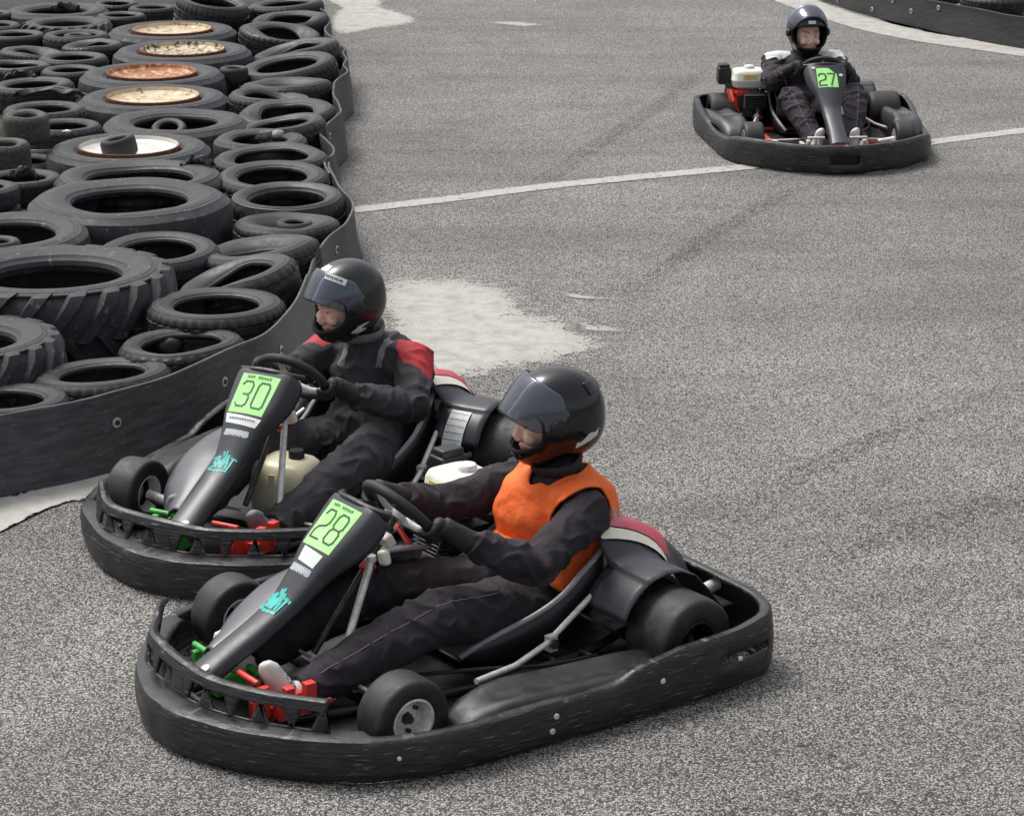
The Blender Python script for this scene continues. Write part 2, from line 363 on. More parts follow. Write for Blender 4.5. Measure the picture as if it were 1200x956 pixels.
# ------------------------------------------------------------------ ground
def ground():
    mb = MB(); mb.add([(-150,-60,0),(150,-60,0),(150,260,0),(-150,260,0)], [(0,1,2,3)])
    structure('ground', mb, A)
    def sheet(name, pts, m, z, n=90, jag=.05, inset=.16, seed=0):
        P = spline([at(x, y)[0] for x, y in pts], 14, True); P, _ = resample(P, n, True)
        c = sum(P, V((0,0,0)))/len(P); mb = MB(); rings = []; uvs = []
        for k, s in enumerate((0, .4, 1)):
            for i, p in enumerate(P):
                q = p.copy(); d = (c-p); L = max(d.length, .01)
                q += d/L*min(inset*s, L*.75)
                if s == 0: q += V((noise.noise(p*3+V((seed,0,0))), noise.noise(p*3+V((0,seed,9))), 0))*jag
                q.z = z; rings.append(q); uvs.append((s*.5, 0))
        k = len(P); fs = [(r*k+i, r*k+(i+1) % k, (r+1)*k+(i+1) % k, (r+1)*k+i) for r in (0, 1) for i in range(k)]
        rings.append(V((c.x, c.y, z))); uvs.append((.5, 0)); fs += [(2*k+i, 2*k+(i+1) % k, 3*k) for i in range(k)]
        mb.add(rings, fs, 0, None, uvs); return structure(name, mb, m)
    sheet('concrete_patch', [(430,318),(520,312),(600,322),(660,350),(745,385),(760,420),(690,440),(560,462),(470,470),(400,440),(390,370)], PATCH, .004, inset=.55, seed=2)
    sheet('concrete_patch', [(640,338),(690,345),(740,352),(700,356),(650,352)], PATCH2, .004, n=60, jag=.08, inset=.2, seed=21)
    sheet('concrete_patch', [(660,372),(720,378),(755,392),(700,396),(655,388)], PATCH2, .004, n=60, jag=.08, inset=.2, seed=22)
    sheet('concrete_patch', [(-60,600),(30,580),(120,545),(230,496),(300,452),(380,395),(430,360),(445,400),(380,470),(300,520),(215,560),(140,580),(60,597),(-40,640)], STRIP, .008, inset=.15, seed=5)
    sheet('concrete_patch', [(372,-22),(450,-8),(480,12),(505,30),(440,40),(392,45),(378,20)], PATCH, .004, jag=.12, inset=.5, seed=8)
    sheet('concrete_patch', [(545,26),(600,23),(660,29),(640,35),(590,33)], PATCH2, .004, jag=.12, inset=.3, seed=11)
    sheet('concrete_patch', [(880,-30),(945,-4),(1000,16),(1080,37),(1170,52),(1250,66),(1250,74),(1160,62),(1070,49),(990,32),(930,12),(860,-20)], PATCH, .004, n=140, jag=.1, inset=.12, seed=15)
    # rubber laid down by tyres
    def track(pts, wd, seed):
        P, L = resample(spline([at(x, y)[0] for x, y in pts], 12), 90); mb = MB(); vs = []; uvs = []; fs = []
        for i, p in enumerate(P):
            t = (P[min(i+1, 89)]-P[max(i-1, 0)]).normalized(); n = V((-t.y, t.x, 0)); e = sin(pi*i/89)**.5
            for k, (o, u) in enumerate(((-.5, 0), (-.3, .16), (.3, .16), (.5, 0))):
                q = p+n*o*wd; q.z = .003; vs.append(q); uvs.append((u*e, 0))
        for i in range(89):
            for k in range(3): fs.append((i*4+k, (i+1)*4+k, (i+1)*4+k+1, i*4+k+1))
        mb.add(vs, fs, 0, None, uvs); structure('tyre_mark', mb, MARK)
    track([(820,842),(900,862),(1000,895),(1100,930),(1180,965)], .05, 1)
    track([(700,985),(820,960),(960,945),(1100,952),(1240,975)], .30, 2)
    track([(880,700),(960,660),(1060,625),(1160,592),(1260,545)], .22, 3)
    track([(640,420),(760,330),(860,260),(960,215),(1100,185)], .20, 4)
    track([(800,640),(930,560),(1060,500),(1230,440)], .18, 5)
    track([(430,300),(560,260),(700,170),(790,110),(860,40)], .22, 6)
    # painted line
    pts = [at(x, y)[0] for x, y in ((405,247.5),(520,234.5),(640,219),(760,207),(880,195.5),(980,184),(1085,168),(1200,153.5),(1330,137))]
    P, L = resample(spline(pts, 10), 120); mb = MB(); vs = []; uvs = []; fs = []
    for i, p in enumerate(P):
        t = (P[min(i+1, 119)]-P[max(i-1, 0)]).normalized(); n = V((-t.y, t.x, 0))
        for k, (o, u) in enumerate(((-.095, 0), (-.065, .35), (.065, .35), (.095, 0))):
            q = p+n*(o+.006*noise.noise(p*9+V((k,0,0)))); q.z = .004; vs.append(q); uvs.append((u, 0))
    for i in range(119):
        for k in range(3): fs.append((i*4+k, (i+1)*4+k, (i+1)*4+k+1, i*4+k+1))
    mb.add(vs, fs, 0, None, uvs); structure('painted_line', mb, LINE)
    # ground sheet under the tyre heap, coloured dark for the shade in its gaps
    mb = MB(); vs = [at(x, y)[0] for x, y in ((-900,760),(-300,610),(0,540),(140,500),(230,466),(290,428),(340,385),(375,320),(398,290),(392,215),(378,195),(386,150),(388,110),(376,60),(362,20),(352,-20),(-350,-15),(-500,100))]
    for q in vs: q.z = .012
    mb.add(vs, [tuple(range(len(vs)))]); structure('gap_shade_ground', mb, GAP_SHADE)
    mb = MB(); vs = [at(x, y)[0] for x, y in ((-420,-16),(120,-16),(366,-30),(360,-80),(-600,-80))]
    for q in vs: q.z = .006
    mb.add(vs, [tuple(range(len(vs)))]); structure('concrete_apron', mb, CONC)
ground()

# ------------------------------------------------------------------ tyre meshes (unit radius, thickness 2a)
def tyre_prof(rb, a, grooves=True, round_=.9):
    out = [(rb, .70*a), (rb+.012, .80*a), (rb+.05, .86*a), (rb+.06, .90*a), (lerp(rb, 1, .32), .97*a), (lerp(rb, 1, .5), 1.0*a), (lerp(rb, 1, .56), 1.0*a), (lerp(rb, 1, .58), .985*a), (lerp(rb, 1, .66), .978*a), (lerp(rb, 1, .67), .962*a), (lerp(rb, 1, .76), .945*a), (lerp(rb, 1, .77), .925*a), (.93, .86*a)]
    tread = []
    rows = [(.972, .76*a, 's'), (.990, .62*a, 's'), (.992, .56*a, 's'), (.965, .54*a, 0), (.965, .48*a, 0), (1.0, .46*a, 'c'), (1.0, .18*a, 'c'), (.97, .16*a, 0), (.97, .08*a, 0), (1.0, .06*a, 'c')]
    if not grooves: rows = [(.975, .74*a, 0), (.992, .55*a, 0), (1.0, .3*a, 0), (1.0, .04*a, 0)]
    tread = rows + [(r, -z, k) for r, z, k in reversed(rows)]
    low = [(r, -z) for r, z in reversed(out)]
    inner = [(rb+.03, -.55*a), (lerp(rb, 1, .45), -.72*a), (.88, -.5*a), (.91, 0), (.88, .5*a), (lerp(rb, 1, .45), .72*a), (rb+.03, .55*a)]
    return [(r, z, 0) for r, z in out]+tread+[(r, z, 0) for r, z in low]+[(r, z, 0) for r, z in inner]
def tyre_mesh(name, rb, a, m, seg=120, grooves=True, block=3, sag=None, depth=.03, oval=0, wob=.0):
    pr = tyre_prof(rb, a, grooves); mb = MB(); vs = []; fs = []; n = len(pr)
    for i in range(seg):
        t = 2*pi*i/seg
        for r, z, k in pr:
            if k == 's' and i % block == 0: r -= depth
            if k == 'c' and (i+2) % (block*2) == 0: r -= depth*.7
            x, y = r*cos(t), r*sin(t)
            if oval: x *= 1+oval; y *= 1-oval
            if wob: q = wob*noise.noise(V((x*1.6, y*1.6, rb*9))); z += q*(1 if z > 0 else .3)
            if sag and z > -.3*a:
                ang, amt, wid = sag
                d = cos(t-ang); f = sstep(cos(wid), 1, d)*sstep(-.3*a, .7*a, z)
                inw = sstep(1.0, rb, r)
                z -= amt*a*f*(.45+.9*inw); x -= .10*f*inw*cos(ang)*amt; y -= .10*f*inw*sin(ang)*amt
            vs.append((x, y, z))
    for i in range(seg):
        for j in range(n):
            a0, b0 = i*n+j, i*n+(j+1) % n; q = ((i+1) % seg)*n
            fs.append((a0, q+j, q+(j+1) % n, b0))
    mb.add(vs, fs); return mb.mesh(name, m, 32)
def tractor_mesh(name, rb, a, m):
    pr = tyre_prof(rb, a, False); mb = MB(); seg = 96; vs = []; fs = []; n = len(pr)
    for i in range(seg):
        t = 2*pi*i/seg
        for r, z, k in pr:
            r2 = r*.955 if r > .9 else r
            vs.append((r2*cos(t), r2*sin(t), z))
    for i in range(seg):
        for j in range(n):
            a0, b0 = i*n+j, i*n+(j+1) % n; q = ((i+1) % seg)*n; fs.append((a0, q+j, q+(j+1) % n, b0))
    mb.add(vs, fs)
    K = 20
    for s in (1, -1):
        for k in range(K):
            t0 = 2*pi*(k+(0 if s > 0 else .5))/K; rings = []
            for q in range(6):
                u = q/5; z = s*lerp(-.06*a, .93*a, u); t = t0+.30*u; hw = lerp(.055, .075, u)
                ro = lerp(1.03, 1.0, u) if u < .99 else .96; ri = .90 if u < .9 else .85
                rings.append([V((r*cos(t+w), r*sin(t+w), z)) for r, w in ((ri, -hw*1.25), (ro, -hw*.8), (ro, hw*.8), (ri, hw*1.25))])
            u = 1; t = t0+.36
            rings.append([V((r*cos(t+w), r*sin(t+w), s*a*zz)) for r, w, zz in ((.84, -.05, .95), (.88, -.04, .99), (.88, .04, .99), (.84, .05, .95))])
            mb.loft(rings)
    return mb.mesh(name, m, 32)

car = dict(a=tyre_mesh('car_tyre', .60, .33, RUB), b=tyre_mesh('car_tyre', .62, .34, RUB3, block=4, wob=.05), c=tyre_mesh('car_tyre', .58, .32, RUB2, grooves=False, wob=.03),
           d=tyre_mesh('car_tyre', .60, .36, RUB, sag=(0, .32, 1.9), wob=.03), e=tyre_mesh('car_tyre', .60, .36, RUB3, sag=(pi, .36, 2.0), block=4, wob=.03),
           f=tyre_mesh('car_tyre', .56, .35, RUB, sag=(pi*.5, .38, 2.0), wob=.04), g=tyre_mesh('car_tyre', .62, .30, RUB, wob=.07, oval=.03),
           h=tyre_mesh('car_tyre', .52, .36, RUB, wob=.06, sag=(-pi*.5, .50, 2.2)),
           l=tyre_mesh('car_tyre', .62, .34, RUB2, block=4), t=tyre_mesh('car_tyre', .61, .56, RUB3, block=3, wob=.02))
truck = dict(a=tyre_mesh('truck_tyre', .60, .30, RUB2, grooves=False), b=tyre_mesh('truck_tyre', .56, .30, RUB2, grooves=False, wob=.03), c=tyre_mesh('truck_tyre', .60, .34, RUB, block=5, depth=.02, wob=.03))
tractor = tractor_mesh('tractor_tyre', .56, .38, RUB2)
slick = tyre_mesh('kart_tyre', .52, .55, KTYRE, grooves=False); slick_o = tyre_mesh('kart_tyre', .50, .62, RUBG, grooves=False, wob=.06)
_rim = {}
def rim_mesh(m):
    if m.name not in _rim:
        mb = MB()
        mb.lathe([(.575,.10),(.59,.12),(.595,.24),(.608,.285),(.61,.305),(.60,.312),(.588,.308)], 72, closed=False, mi=1)
        mb.lathe([(.588,.308),(.578,.290),(.57,.265),(.52,.235),(.46,.222),(.30,.220),(.001,.220)], 72, closed=False)
        _rim[m.name] = mb.mesh('rim', [m, RUST], 30)
    return _rim[m.name]
TG = 'tyres heaped behind the rubber belt'
TYRES = []
def put(name, me, cx, cy, w, label, z=.335, rx=0, ry=0, rz=None, cat='tyre', a=.33, rim=None, group=TG, sx=1.0):
    p, d = at(cx, cy, z); R = w*d/FPX/2
    TYRES.append(dict(name=name, me=me, p=p, p0=p.copy(), R=R, rot=(radians(rx), radians(ry), rz if rz is not None else random.uniform(0, 6.28)), a=a, rim=rim, tags=(label, cat, group), z0=z-2*a*R, z1=z))
def place_tyres():
    wall = [at(x, y, .32)[0].xy for x, y in BELT_TOP]
    for it in range(60):
        for i, A_ in enumerate(TYRES):
            for B_ in TYRES[i+1:]:
                big, sm = (A_, B_) if A_['R'] > B_['R'] else (B_, A_)
                d = (A_['p']-B_['p']).xy; L = d.length; need = (A_['R']+B_['R'])*.975
                if L >= need or L < 1e-4: continue
                if sm['R'] < .62*big['R'] and L < .75*big['R']: continue          # lies in or on the bigger one
                if min(A_['z1'], B_['z1'])-max(A_['z0'], B_['z0']) < .05: continue
                u = d/L; m = (need-L)*.35; wa = B_['R']**2/(A_['R']**2+B_['R']**2)
                A_['p'] += V((u.x, u.y, 0))*m*wa; B_['p'] -= V((u.x, u.y, 0))*m*(1-wa)
        for T_ in TYRES:
            for q in wall:
                d = T_['p'].xy-q
                if d.length < T_['R']*1.0+.03: T_['p'] += V((*(d.normalized()*(T_['R']+.03-d.length)*.5), 0))
            o = T_['p']-T_['p0']
            if o.length > .065: T_['p'] = T_['p0']+o*(.065/o.length)
    for T_ in TYRES:
        o = link(T_['name'], T_['me']); R = T_['R']
        o.scale = (R, R, R); o.rotation_euler = T_['rot']; o.rotation_mode = 'ZYX'      # spin first, then tip
        o.location = T_['p']-V((0, 0, T_['a']*R)); tag(o, *T_['tags'])
        if T_['rim']: link('rim', rim_mesh(T_['rim']), o)
BELT_TOP = []
for P_ in ([(-120,513),(0,486),(92,469),(201,439),(273,406),(311,390),(337,365),(353,338),(361,321),(376,291),(386,276),(404,262),(413,247),(413,236),(401,221),(388,201),(385,190)],
           [(391,180),(391,172),(380,162),(375,156),(385,144),(397,134),(400,128),(396,119),(391,112),(391,100),(407,84),(402,76),(405,56),(390,45),(380,34),(387,25),(383,15),(374,9),(368,-4)]):
    for (x0, y0), (x1, y1) in zip(P_, P_[1:]):
        k_ = max(1, int(max(abs(x1-x0), abs(y1-y0))/8))
        BELT_TOP += [(lerp(x0, x1, j_/k_), lerp(y0, y1, j_/k_)) for j_ in range(k_)]
# right-hand column of car tyres along the belt, from the near end to the far end
C = 'car_tyre'
put(C, car['a'], 4, 459, 164, 'dark car tyre cut by the photo edge, nearest the low end of the belt', rx=-4, z=.27)
put(C, car['a'], 116, 429, 164, 'dark car tyre, second from the near end of the belt', ry=-3, rx=-4, z=.27)
put(C, car['b'], 199, 397, 150, 'thin-walled black car tyre against the belt, a lump of rubber showing in its hole', ry=-2, rx=-3, z=.29)
put(C, car['a'], 243, 356, 166, 'upright stacked black car tyre with sharp tread blocks left of the red-shouldered driver', rx=-1)
put(C, car['e'], 286, 322, 148, 'squashed car tyre with its left rim folded flat, second behind the upright stacked one', ry=-13, rz=0)
put(C, car['f'], 307, 290, 150, 'sagging car tyre with a smooth caved-in sidewall behind the folded one', ry=-7, rz=0)
put(C, car['h'], 340, 258, 127, 'flattened car tyre with a small tyre wedged in its hole, next to the belt', rx=3, z=.33)
put(C, car['t'], 335, 224, 140, 'thick car tyre with bright shoulder tread right of the biggest truck tyre', rx=3, a=.56)
put(C, car['a'], 321, 200, 134, 'car tyre with a pale bead ring, second behind the thick treaded one', rx=4)
put(C, car['g'], 318, 176, 134, 'oval car tyre level with the white truck rim, touching the belt overlap', rx=2)
put(C, car['c'], 317, 159, 111, 'thin car tyre with a pale stone poking up in its hole', rx=1)
put(C, car['b'], 330, 143, 112, 'car tyre tipped right with tread facing the belt, behind the one with the stone', ry=-8)
put(C, car['h'], 340, 125, 117, 'collapsed car tyre whose sidewall covers its hole, by a bend of the belt', ry=-2, rz=0)
put(C, car['d'], 325, 112, 100, 'half-hidden car tyre with a thin slit of hole, behind the collapsed one', ry=2)
put(C, car['f'], 336, 97, 110, 'low car tyre with pale tread nubs and a narrow slit opening', rz=0, ry=-2)
put(C, car['a'], 341, 73, 118, 'car tyre tilted toward the track with a clear oval hole, right of the flaking rim', ry=-8, rx=4)
put(C, car['e'], 350, 55, 106, 'slanted car tyre with folded left sidewall at a double kink of the belt', ry=-9, rz=0, z=.34)
put(C, car['h'], 331, 33, 97, 'tall smooth car tyre with a tiny hole, right of the farthest cream rim', rz=1, ry=3)
put(C, car['f'], 339, 20, 95, 'car tyre with white flecks on its tread near the far end of the belt', ry=-3)
put(C, car['a'], 330, 3, 90, 'farthest car tyre beside the belt, cut by the top of the photo', ry=-4)
# truck wheels in the middle column
T = 'rimmed_tyre'
put(T, truck['a'], 207, 33, 154, 'truck wheel with a clean cream rim, farthest of the rimmed wheels', rim=RIMC, a=.30, rz=1.0, cat='wheel', group='truck wheels on rims')
put(T, truck['a'], 207, 58, 165, 'truck wheel with dark flaking paint all over its rim', rim=RIMF, a=.30, rz=2.0, cat='wheel', group='truck wheels on rims')
put(T, truck['a'], 174, 86, 174, 'truck wheel with a bright orange rusty rim', rim=RIMR, a=.30, rz=3.0, cat='wheel', group='truck wheels on rims')
put(T, truck['a'], 191, 112, 180, 'truck wheel with a pale cream rim lightly stained, in front of the orange rusty one', rim=RIMC, a=.30, rz=4.4, cat='wheel', group='truck wheels on rims')
put('truck_tyre', truck['b'], 199, 142, 174, 'rimless truck tyre between the pale cream rim and the white rim', a=.30, cat='tyre')
put(T, truck['a'], 164, 170, 195, 'truck wheel with a white rim holding a small kart tyre', rim=RIMW, a=.30, rz=5.2, cat='wheel', group='truck wheels on rims')
put('truck_tyre', truck['c'], 165, 206, 205, 'truck tyre half hidden under the biggest smooth truck tyre', a=.34, z=.35)
put('truck_tyre', truck['b'], 147, 226, 240, 'biggest smooth truck tyre with a wide open hole, in front of the white rim', a=.30, z=.42)
put('truck_tyre', truck['b'], 28, 268, 182, 'grey truck tyre with worn lettering at the photo edge, behind the lugged tractor tyre', a=.30, rx=3, z=.40)
put('tractor_tyre', tractor, 58, 316, 284, 'large tractor tyre with slanting rubber lugs and an open hole', a=.38, z=.42, rx=-1, rz=.4, group='tractor tyres')
put('tractor_tyre', tractor, -36, 392, 252, 'pale muddy tractor tyre cut by the photo edge, nearest the camera', a=.38, z=.36, rx=-2, rz=.2, group='tractor tyres')
put('truck_tyre', truck['c'], 200, 288, 148, 'dusty tyre with a deep dark hole, right of the lugged tractor tyre', a=.34, rx=3)
# left-hand jumble
put(C, car['c'], 66, 10, 124, 'wide tyre with scraps lying on it in the far left corner of the heap', a=.32)
put('tractor_tyre', tractor, 77, 24, 106, 'thin tractor tyre lying low with only its lugged edge showing, far left', a=.38, z=.34, group='tractor tyres')
put(C, car['a'], -2, 14, 52, 'tyre at the photo edge behind the far lugged tractor tyre, upper of two')
put(C, car['c'], -6, 28, 60, 'tyre at the photo edge behind the far lugged tractor tyre, lower of two', a=.32, z=.33)
put(C, car['a'], 24, 39, 68, 'car tyre with sharp bright tread lines in the far left of the heap')
put(C, car['l'], 93, 39, 78, 'grey car tyre with a little tyre inside, left of the clean cream rim')
put('kart_tyre', slick, 91, 40, 34, 'small kart tyre dropped inside a grey car tyre left of the clean cream rim', a=.55, z=.33, group='kart tyres')
put(C, car['h'], 46, 58, 76, 'crushed flat car tyre with a fist-sized hole in the far left', z=.32)
put(C, car['e'], 112, 52, 72, 'half-covered car tyre wedged left of the flaking rim', z=.34, rz=0)
put(C, car['a'], 84, 66, 82, 'car tyre with a clean oval hole left of the flaking rim')
put(C, car['b'], 28, 76, 84, 'tyre at the photo edge with a torn scrap leaning in front of its hole')
put(C, car['a'], 93, 81, 70, 'tyre tucked under the left edge of the orange rusty rim wheel', z=.33)
put(C, car['a'], 38, 97, 98, 'broad car tyre with fine tread, left of the orange rusty rim wheel', ry=-2)
put(C, car['l'], 52, 126, 98, 'grey car tyre right behind the upright olive kart tyre')
put(C, car['l'], 66, 148, 90, 'grey car tyre with a white scrap on its wall, beside the upright olive slick')
put(C, car['b'], 58, 168, 78, 'sunken dark tyre under the white-scrap tyre, mostly buried', z=.24)
put(C, car['c'], 44, 187, 82, 'sunken tyre with a pale bead right of the shredded olive kart tyre', z=.25, a=.32)
put(C, car['a'], 38, 206, 96, 'car tyre with a broken wedge of rubber in it, left of the biggest smooth tyre', z=.33)
put('truck_tyre', truck['b'], -20, 217, 84, 'small grooved truck tyre cut by the photo edge, upper of a stack of two', a=.30, z=.40)
put(C, car['c'], -20, 240, 88, 'flattened tyre cut by the photo edge, under the small grooved truck tyre', a=.32, z=.28)
put('kart_tyre', slick_o, 30, 133, 54, 'olive kart slick standing proud of the heap at the left', a=.62, z=.52, rx=2, group='kart tyres')
put('kart_tyre', slick_o, 5, 166, 60, 'shredded olive kart slick at the photo edge in front of the upright one', a=.62, z=.44, rx=4, group='kart tyres')
put('kart_tyre', slick, 139, 161, 42, 'dusty kart tyre lying tilted on the white truck rim', a=.55, z=.405, rx=2, ry=-12, group='kart tyres')
put('kart_tyre', slick, 263, 79, 34, 'kart tyre standing between the orange rusty rim wheel and the belt column', a=.55, z=.34, group='kart tyres')
put('kart_tyre', slick, 198, 146, 42, 'kart tyre poking up inside the rimless truck tyre', a=.55, z=.29, rx=20, group='kart tyres')
put('kart_tyre', slick, 345, 259, 44, 'kart tyre wedged in the hole of the flattened car tyre by the belt', a=.55, z=.34, group='kart tyres')
put('kart_tyre', slick, -4, 281, 56, 'kart tyre lying inside the lettered grey truck tyre at the photo edge', a=.55, z=.40, group='kart tyres')
put(C, car['t'], 243, 3, 88, 'wide tyre leaning on its neighbour at the top of the heap', rx=4, ry=10, a=.5, z=.44)
put(C, car['a'], 141, 17, 58, 'small dark tyre behind the left edge of the clean cream rim')
put(C, car['l'], 178, 8, 56, 'grey tyre behind the clean cream rim near the top of the photo')
put(C, car['b'], 128, 4, 52, 'dark tyre at the very top of the photo left of the leaning tyre')
put(C, car['b'], 283, 9, 48, 'shadowed tyre between the leaning tyre and the far end of the belt', z=.32)
place_tyres()
# torn pieces of tyre and scraps
def torn(cx, cy, w, label, z=.36, curl=.5, seed=0, arc=1.7, rz=0.):
    p, d = at(cx, cy, z); Wd = w*d/FPX; mb = MB(); n = 22; k = 7; R = Wd*.5; vs = []; fs = []
    for i in range(n):
        t = -arc/2+arc*i/(n-1)
        for j in range(k):
            q = (j/(k-1)-.5)*.9; rr = R*(1+.35*q)
            vs.append((rr*sin(t)*1.05, rr*cos(t)*.6-R*.3, R*.16*cos(q*3)*curl+.05*noise.noise(V((t*2+seed, q*3, seed)))-abs(t)*.03))
    for i in range(n-1):
        for j in range(k-1): fs.append((i*k+j, (i+1)*k+j, (i+1)*k+j+1, i*k+j+1))
    mb.add(vs, fs); o = part('torn_tyre_piece', mb, RUB, None, solid=.02, off=0); o.location = p; o.rotation_euler = (0, 0, rz)
    tag(o, label, 'tyre piece', 'torn pieces of tyre'); return o
torn(58, 110, 100, 'long torn tyre carcass lying in front of the broad fine-treaded tyre', seed=1, z=.34)
torn(24, 86, 34, 'short curl of torn tyre before the hole of the tyre at the photo edge', seed=3, z=.36, arc=2.4)
torn(230, 190, 46, 'torn flap of tyre sticking out from the wheel with the white rim', seed=5, z=.36)
torn(28, 203, 36, 'broken wedge of rubber standing in a car tyre at the left', seed=7, z=.40, arc=2.2, curl=1.3)
torn(76, 12, 50, 'crumpled scrap of rubber on the wide tyre in the far left corner', seed=9, z=.42, arc=1.2, curl=1.5)
def lump(name, cx, cy, w, z, m, label, cat, sc=(1, .8, .7), seed=0):
    p, d = at(cx, cy, z); R = w*d/FPX/2; mb = MB(); mb.ell((0,0,0), (R*sc[0], R*sc[1], R*sc[2]), 16, 10)
    mb.v = [q*(1+.35*noise.noise(q/R*1.3+V((seed,0,0)))) for q in mb.v]
    o = part(name, mb, m, None); o.location = p; tag(o, label, cat)
lump('stone', 325, 157, 14, .36, MATS['concrete'], 'pale stone poking up from the hole of a thin car tyre', 'stone', seed=1)
lump('plastic_scrap', 78, 154, 10, .37, WHITE, 'white scrap of plastic on the wall of a grey tyre', 'scrap', sc=(1,.5,.35), seed=2)
lump('rubber_chunk', 196, 404, 34, .22, RUB, 'lump of rubber inside the thin-walled car tyre by the belt', 'rubber chunk', seed=4)

# ------------------------------------------------------------------ rubber belts
def belt(name, pts, H, label, th=.012, bolts=(), lean=.0, pix=True, group='rubber belts holding the tyres', mat_=None):
    P = [at(x, y, H)[0] for x, y in pts] if pix else [V(p) for p in pts]
    for p in P: p.z = 0
    n = max(60, len(P)*14); Q, L = resample(spline(P, 16), n)
    mb = MB(); rows = [0, .03, .3, .6, .85, .97, 1.0]; vs = []; uvs = []; fs = []; k = len(rows)
    for i, p in enumerate(Q):
        t = (Q[min(i+1, n-1)]-Q[max(i-1, 0)]).normalized(); nn = V((t.y, -t.x, 0)); s = L*i/(n-1)
        for r in rows:
            z = r*H + (.006*noise.noise(V((s*3, 0, 1))) if r > .9 else 0)
            q = p + nn*(.035*(1-r)**1.4 + .012*noise.noise(V((s*2.2, r*2, 3)))); q.z = z; vs.append(q); uvs.append((s, z))
    for i in range(n-1):
        for j in range(k-1): fs.append((i*k+j, (i+1)*k+j, (i+1)*k+j+1, i*k+j+1))
    mb.add(vs, fs, 0, None, uvs)
    o = part(name, mb, mat_ or BELT, None, solid=th, off=0)
    tag(o, label, 'belt barrier', group)
    for frac, hz in bolts:
        i = min(n-2, max(1, int(frac*(n-1)))); p = Q[i]; t = (Q[i+1]-Q[i-1]).normalized(); nn = V((t.y, -t.x, 0))
        c = p+nn*(.035*(1-hz)**1.4+.010); c.z = hz*H
        b = MB(); R = V((0,0,1)).rotation_difference(nn).to_matrix()
        b.lathe([(.001,.0035),(.011,.0035),(.011,.008),(.001,.008)], 10, c=c, rot=R, mi=1); b.lathe([(.009,0),(.021,0),(.021,.004),(.009,.004)], 16, c=c, rot=R, mi=0)
        part('bolt', b, [STEEL, DSTEEL], o)
    return o
belt('rubber_belt', [(-260,540),(-120,513),(0,486),(92,469),(201,439),(273,406),(311,390),(337,365),(353,338),(361,321)], .325,
     'dark conveyor belt wall curving up from the lower left past the driver', bolts=((.405,.62),(.60,.62),(.745,.64)))
belt('rubber_belt', [(358,330),(366,306),(376,291),(386,276),(404,262),(413,247),(413,236),(401,221),(388,201),(385,190)], .30,
     'second belt length rising in an S beside the thick treaded tyre', bolts=((.36,.7),))
belt('rubber_belt', [(386,203),(379.5,189),(391,180),(391,172),(380,162),(375,156),(385,144),(397,134),(400,128),(396,119),(391,112),(391,100)], .30,
     'wavy belt length beyond the overlap, level with the white rim', bolts=((.05,.75),(.52,.75)))
belt('rubber_belt', [(390,110),(391.5,97),(407,84),(402,76.5),(406,69),(402,61.5),(405,56.5),(390.5,45),(380,34),(387,25),(383,15),(374,9),(368,-4),(360,-22),(350,-45)], .30,
     'farthest wavy belt length with tight kinks, up to the top of the photo')
FAR = [at(x, y)[0] for x, y in ((850,-62),(900,-34),(950,-8),(1000,12),(1080,33),(1160,50),(1230,62),(1330,80))]
belt('rubber_belt', FAR, .26, 'dark belt wall across the track with scattered pale bolts', pix=False,
     bolts=[(.33,.45),(.375,.75),(.425,.5),(.455,.8),(.50,.45),(.52,.72),(.545,.2),(.585,.75),(.63,.25),(.66,.7),(.70,.5),(.74,.8)], mat_=BELTD)
TYRES.clear()
for k_, (x_, y_, w_, l_) in enumerate(((1168,-6,84,'black tyre showing over the belt wall at the upper right corner'),(1246,10,90,'black tyre behind the belt wall at the right photo edge'),(1090,-26,84,'black tyre just above the photo top behind the far belt wall'))):
    put('car_tyre', car['b' if k_ else 'a'], x_, y_, w_, l_, z=.30, group='tyres behind the far belt wall')
for T_ in TYRES:
    o_ = link(T_['name'], T_['me']); o_.scale = (T_['R'],)*3; o_.location = T_['p']-V((0, 0, T_['a']*T_['R'])); o_.rotation_euler = (0, 0, T_['rot'][2]); tag(o_, *T_['tags'])

# ------------------------------------------------------------------ go-karts (x forward, y left, z up; origin on the ground)
HALF = [(1.045,0),(1.043,.08),(1.005,.20),(.93,.35),(.74,.565),(.56,.655),(.40,.688),(.19,.705),(-.10,.725),(-.43,.742),(-.70,.735),(-.80,.69),(-.855,.58),(-.87,.40),(-.875,.2),(-.875,0)]
def smooth_mesh_patch(mb, P, mi=0):
    """P[i][j] grid of points"""
    n = len(P[0]); mb.add([q for r in P for q in r], [(i*n+j, (i+1)*n+j, (i+1)*n+j+1, i*n+j+1) for i in range(len(P)-1) for j in range(n-1)], mi)

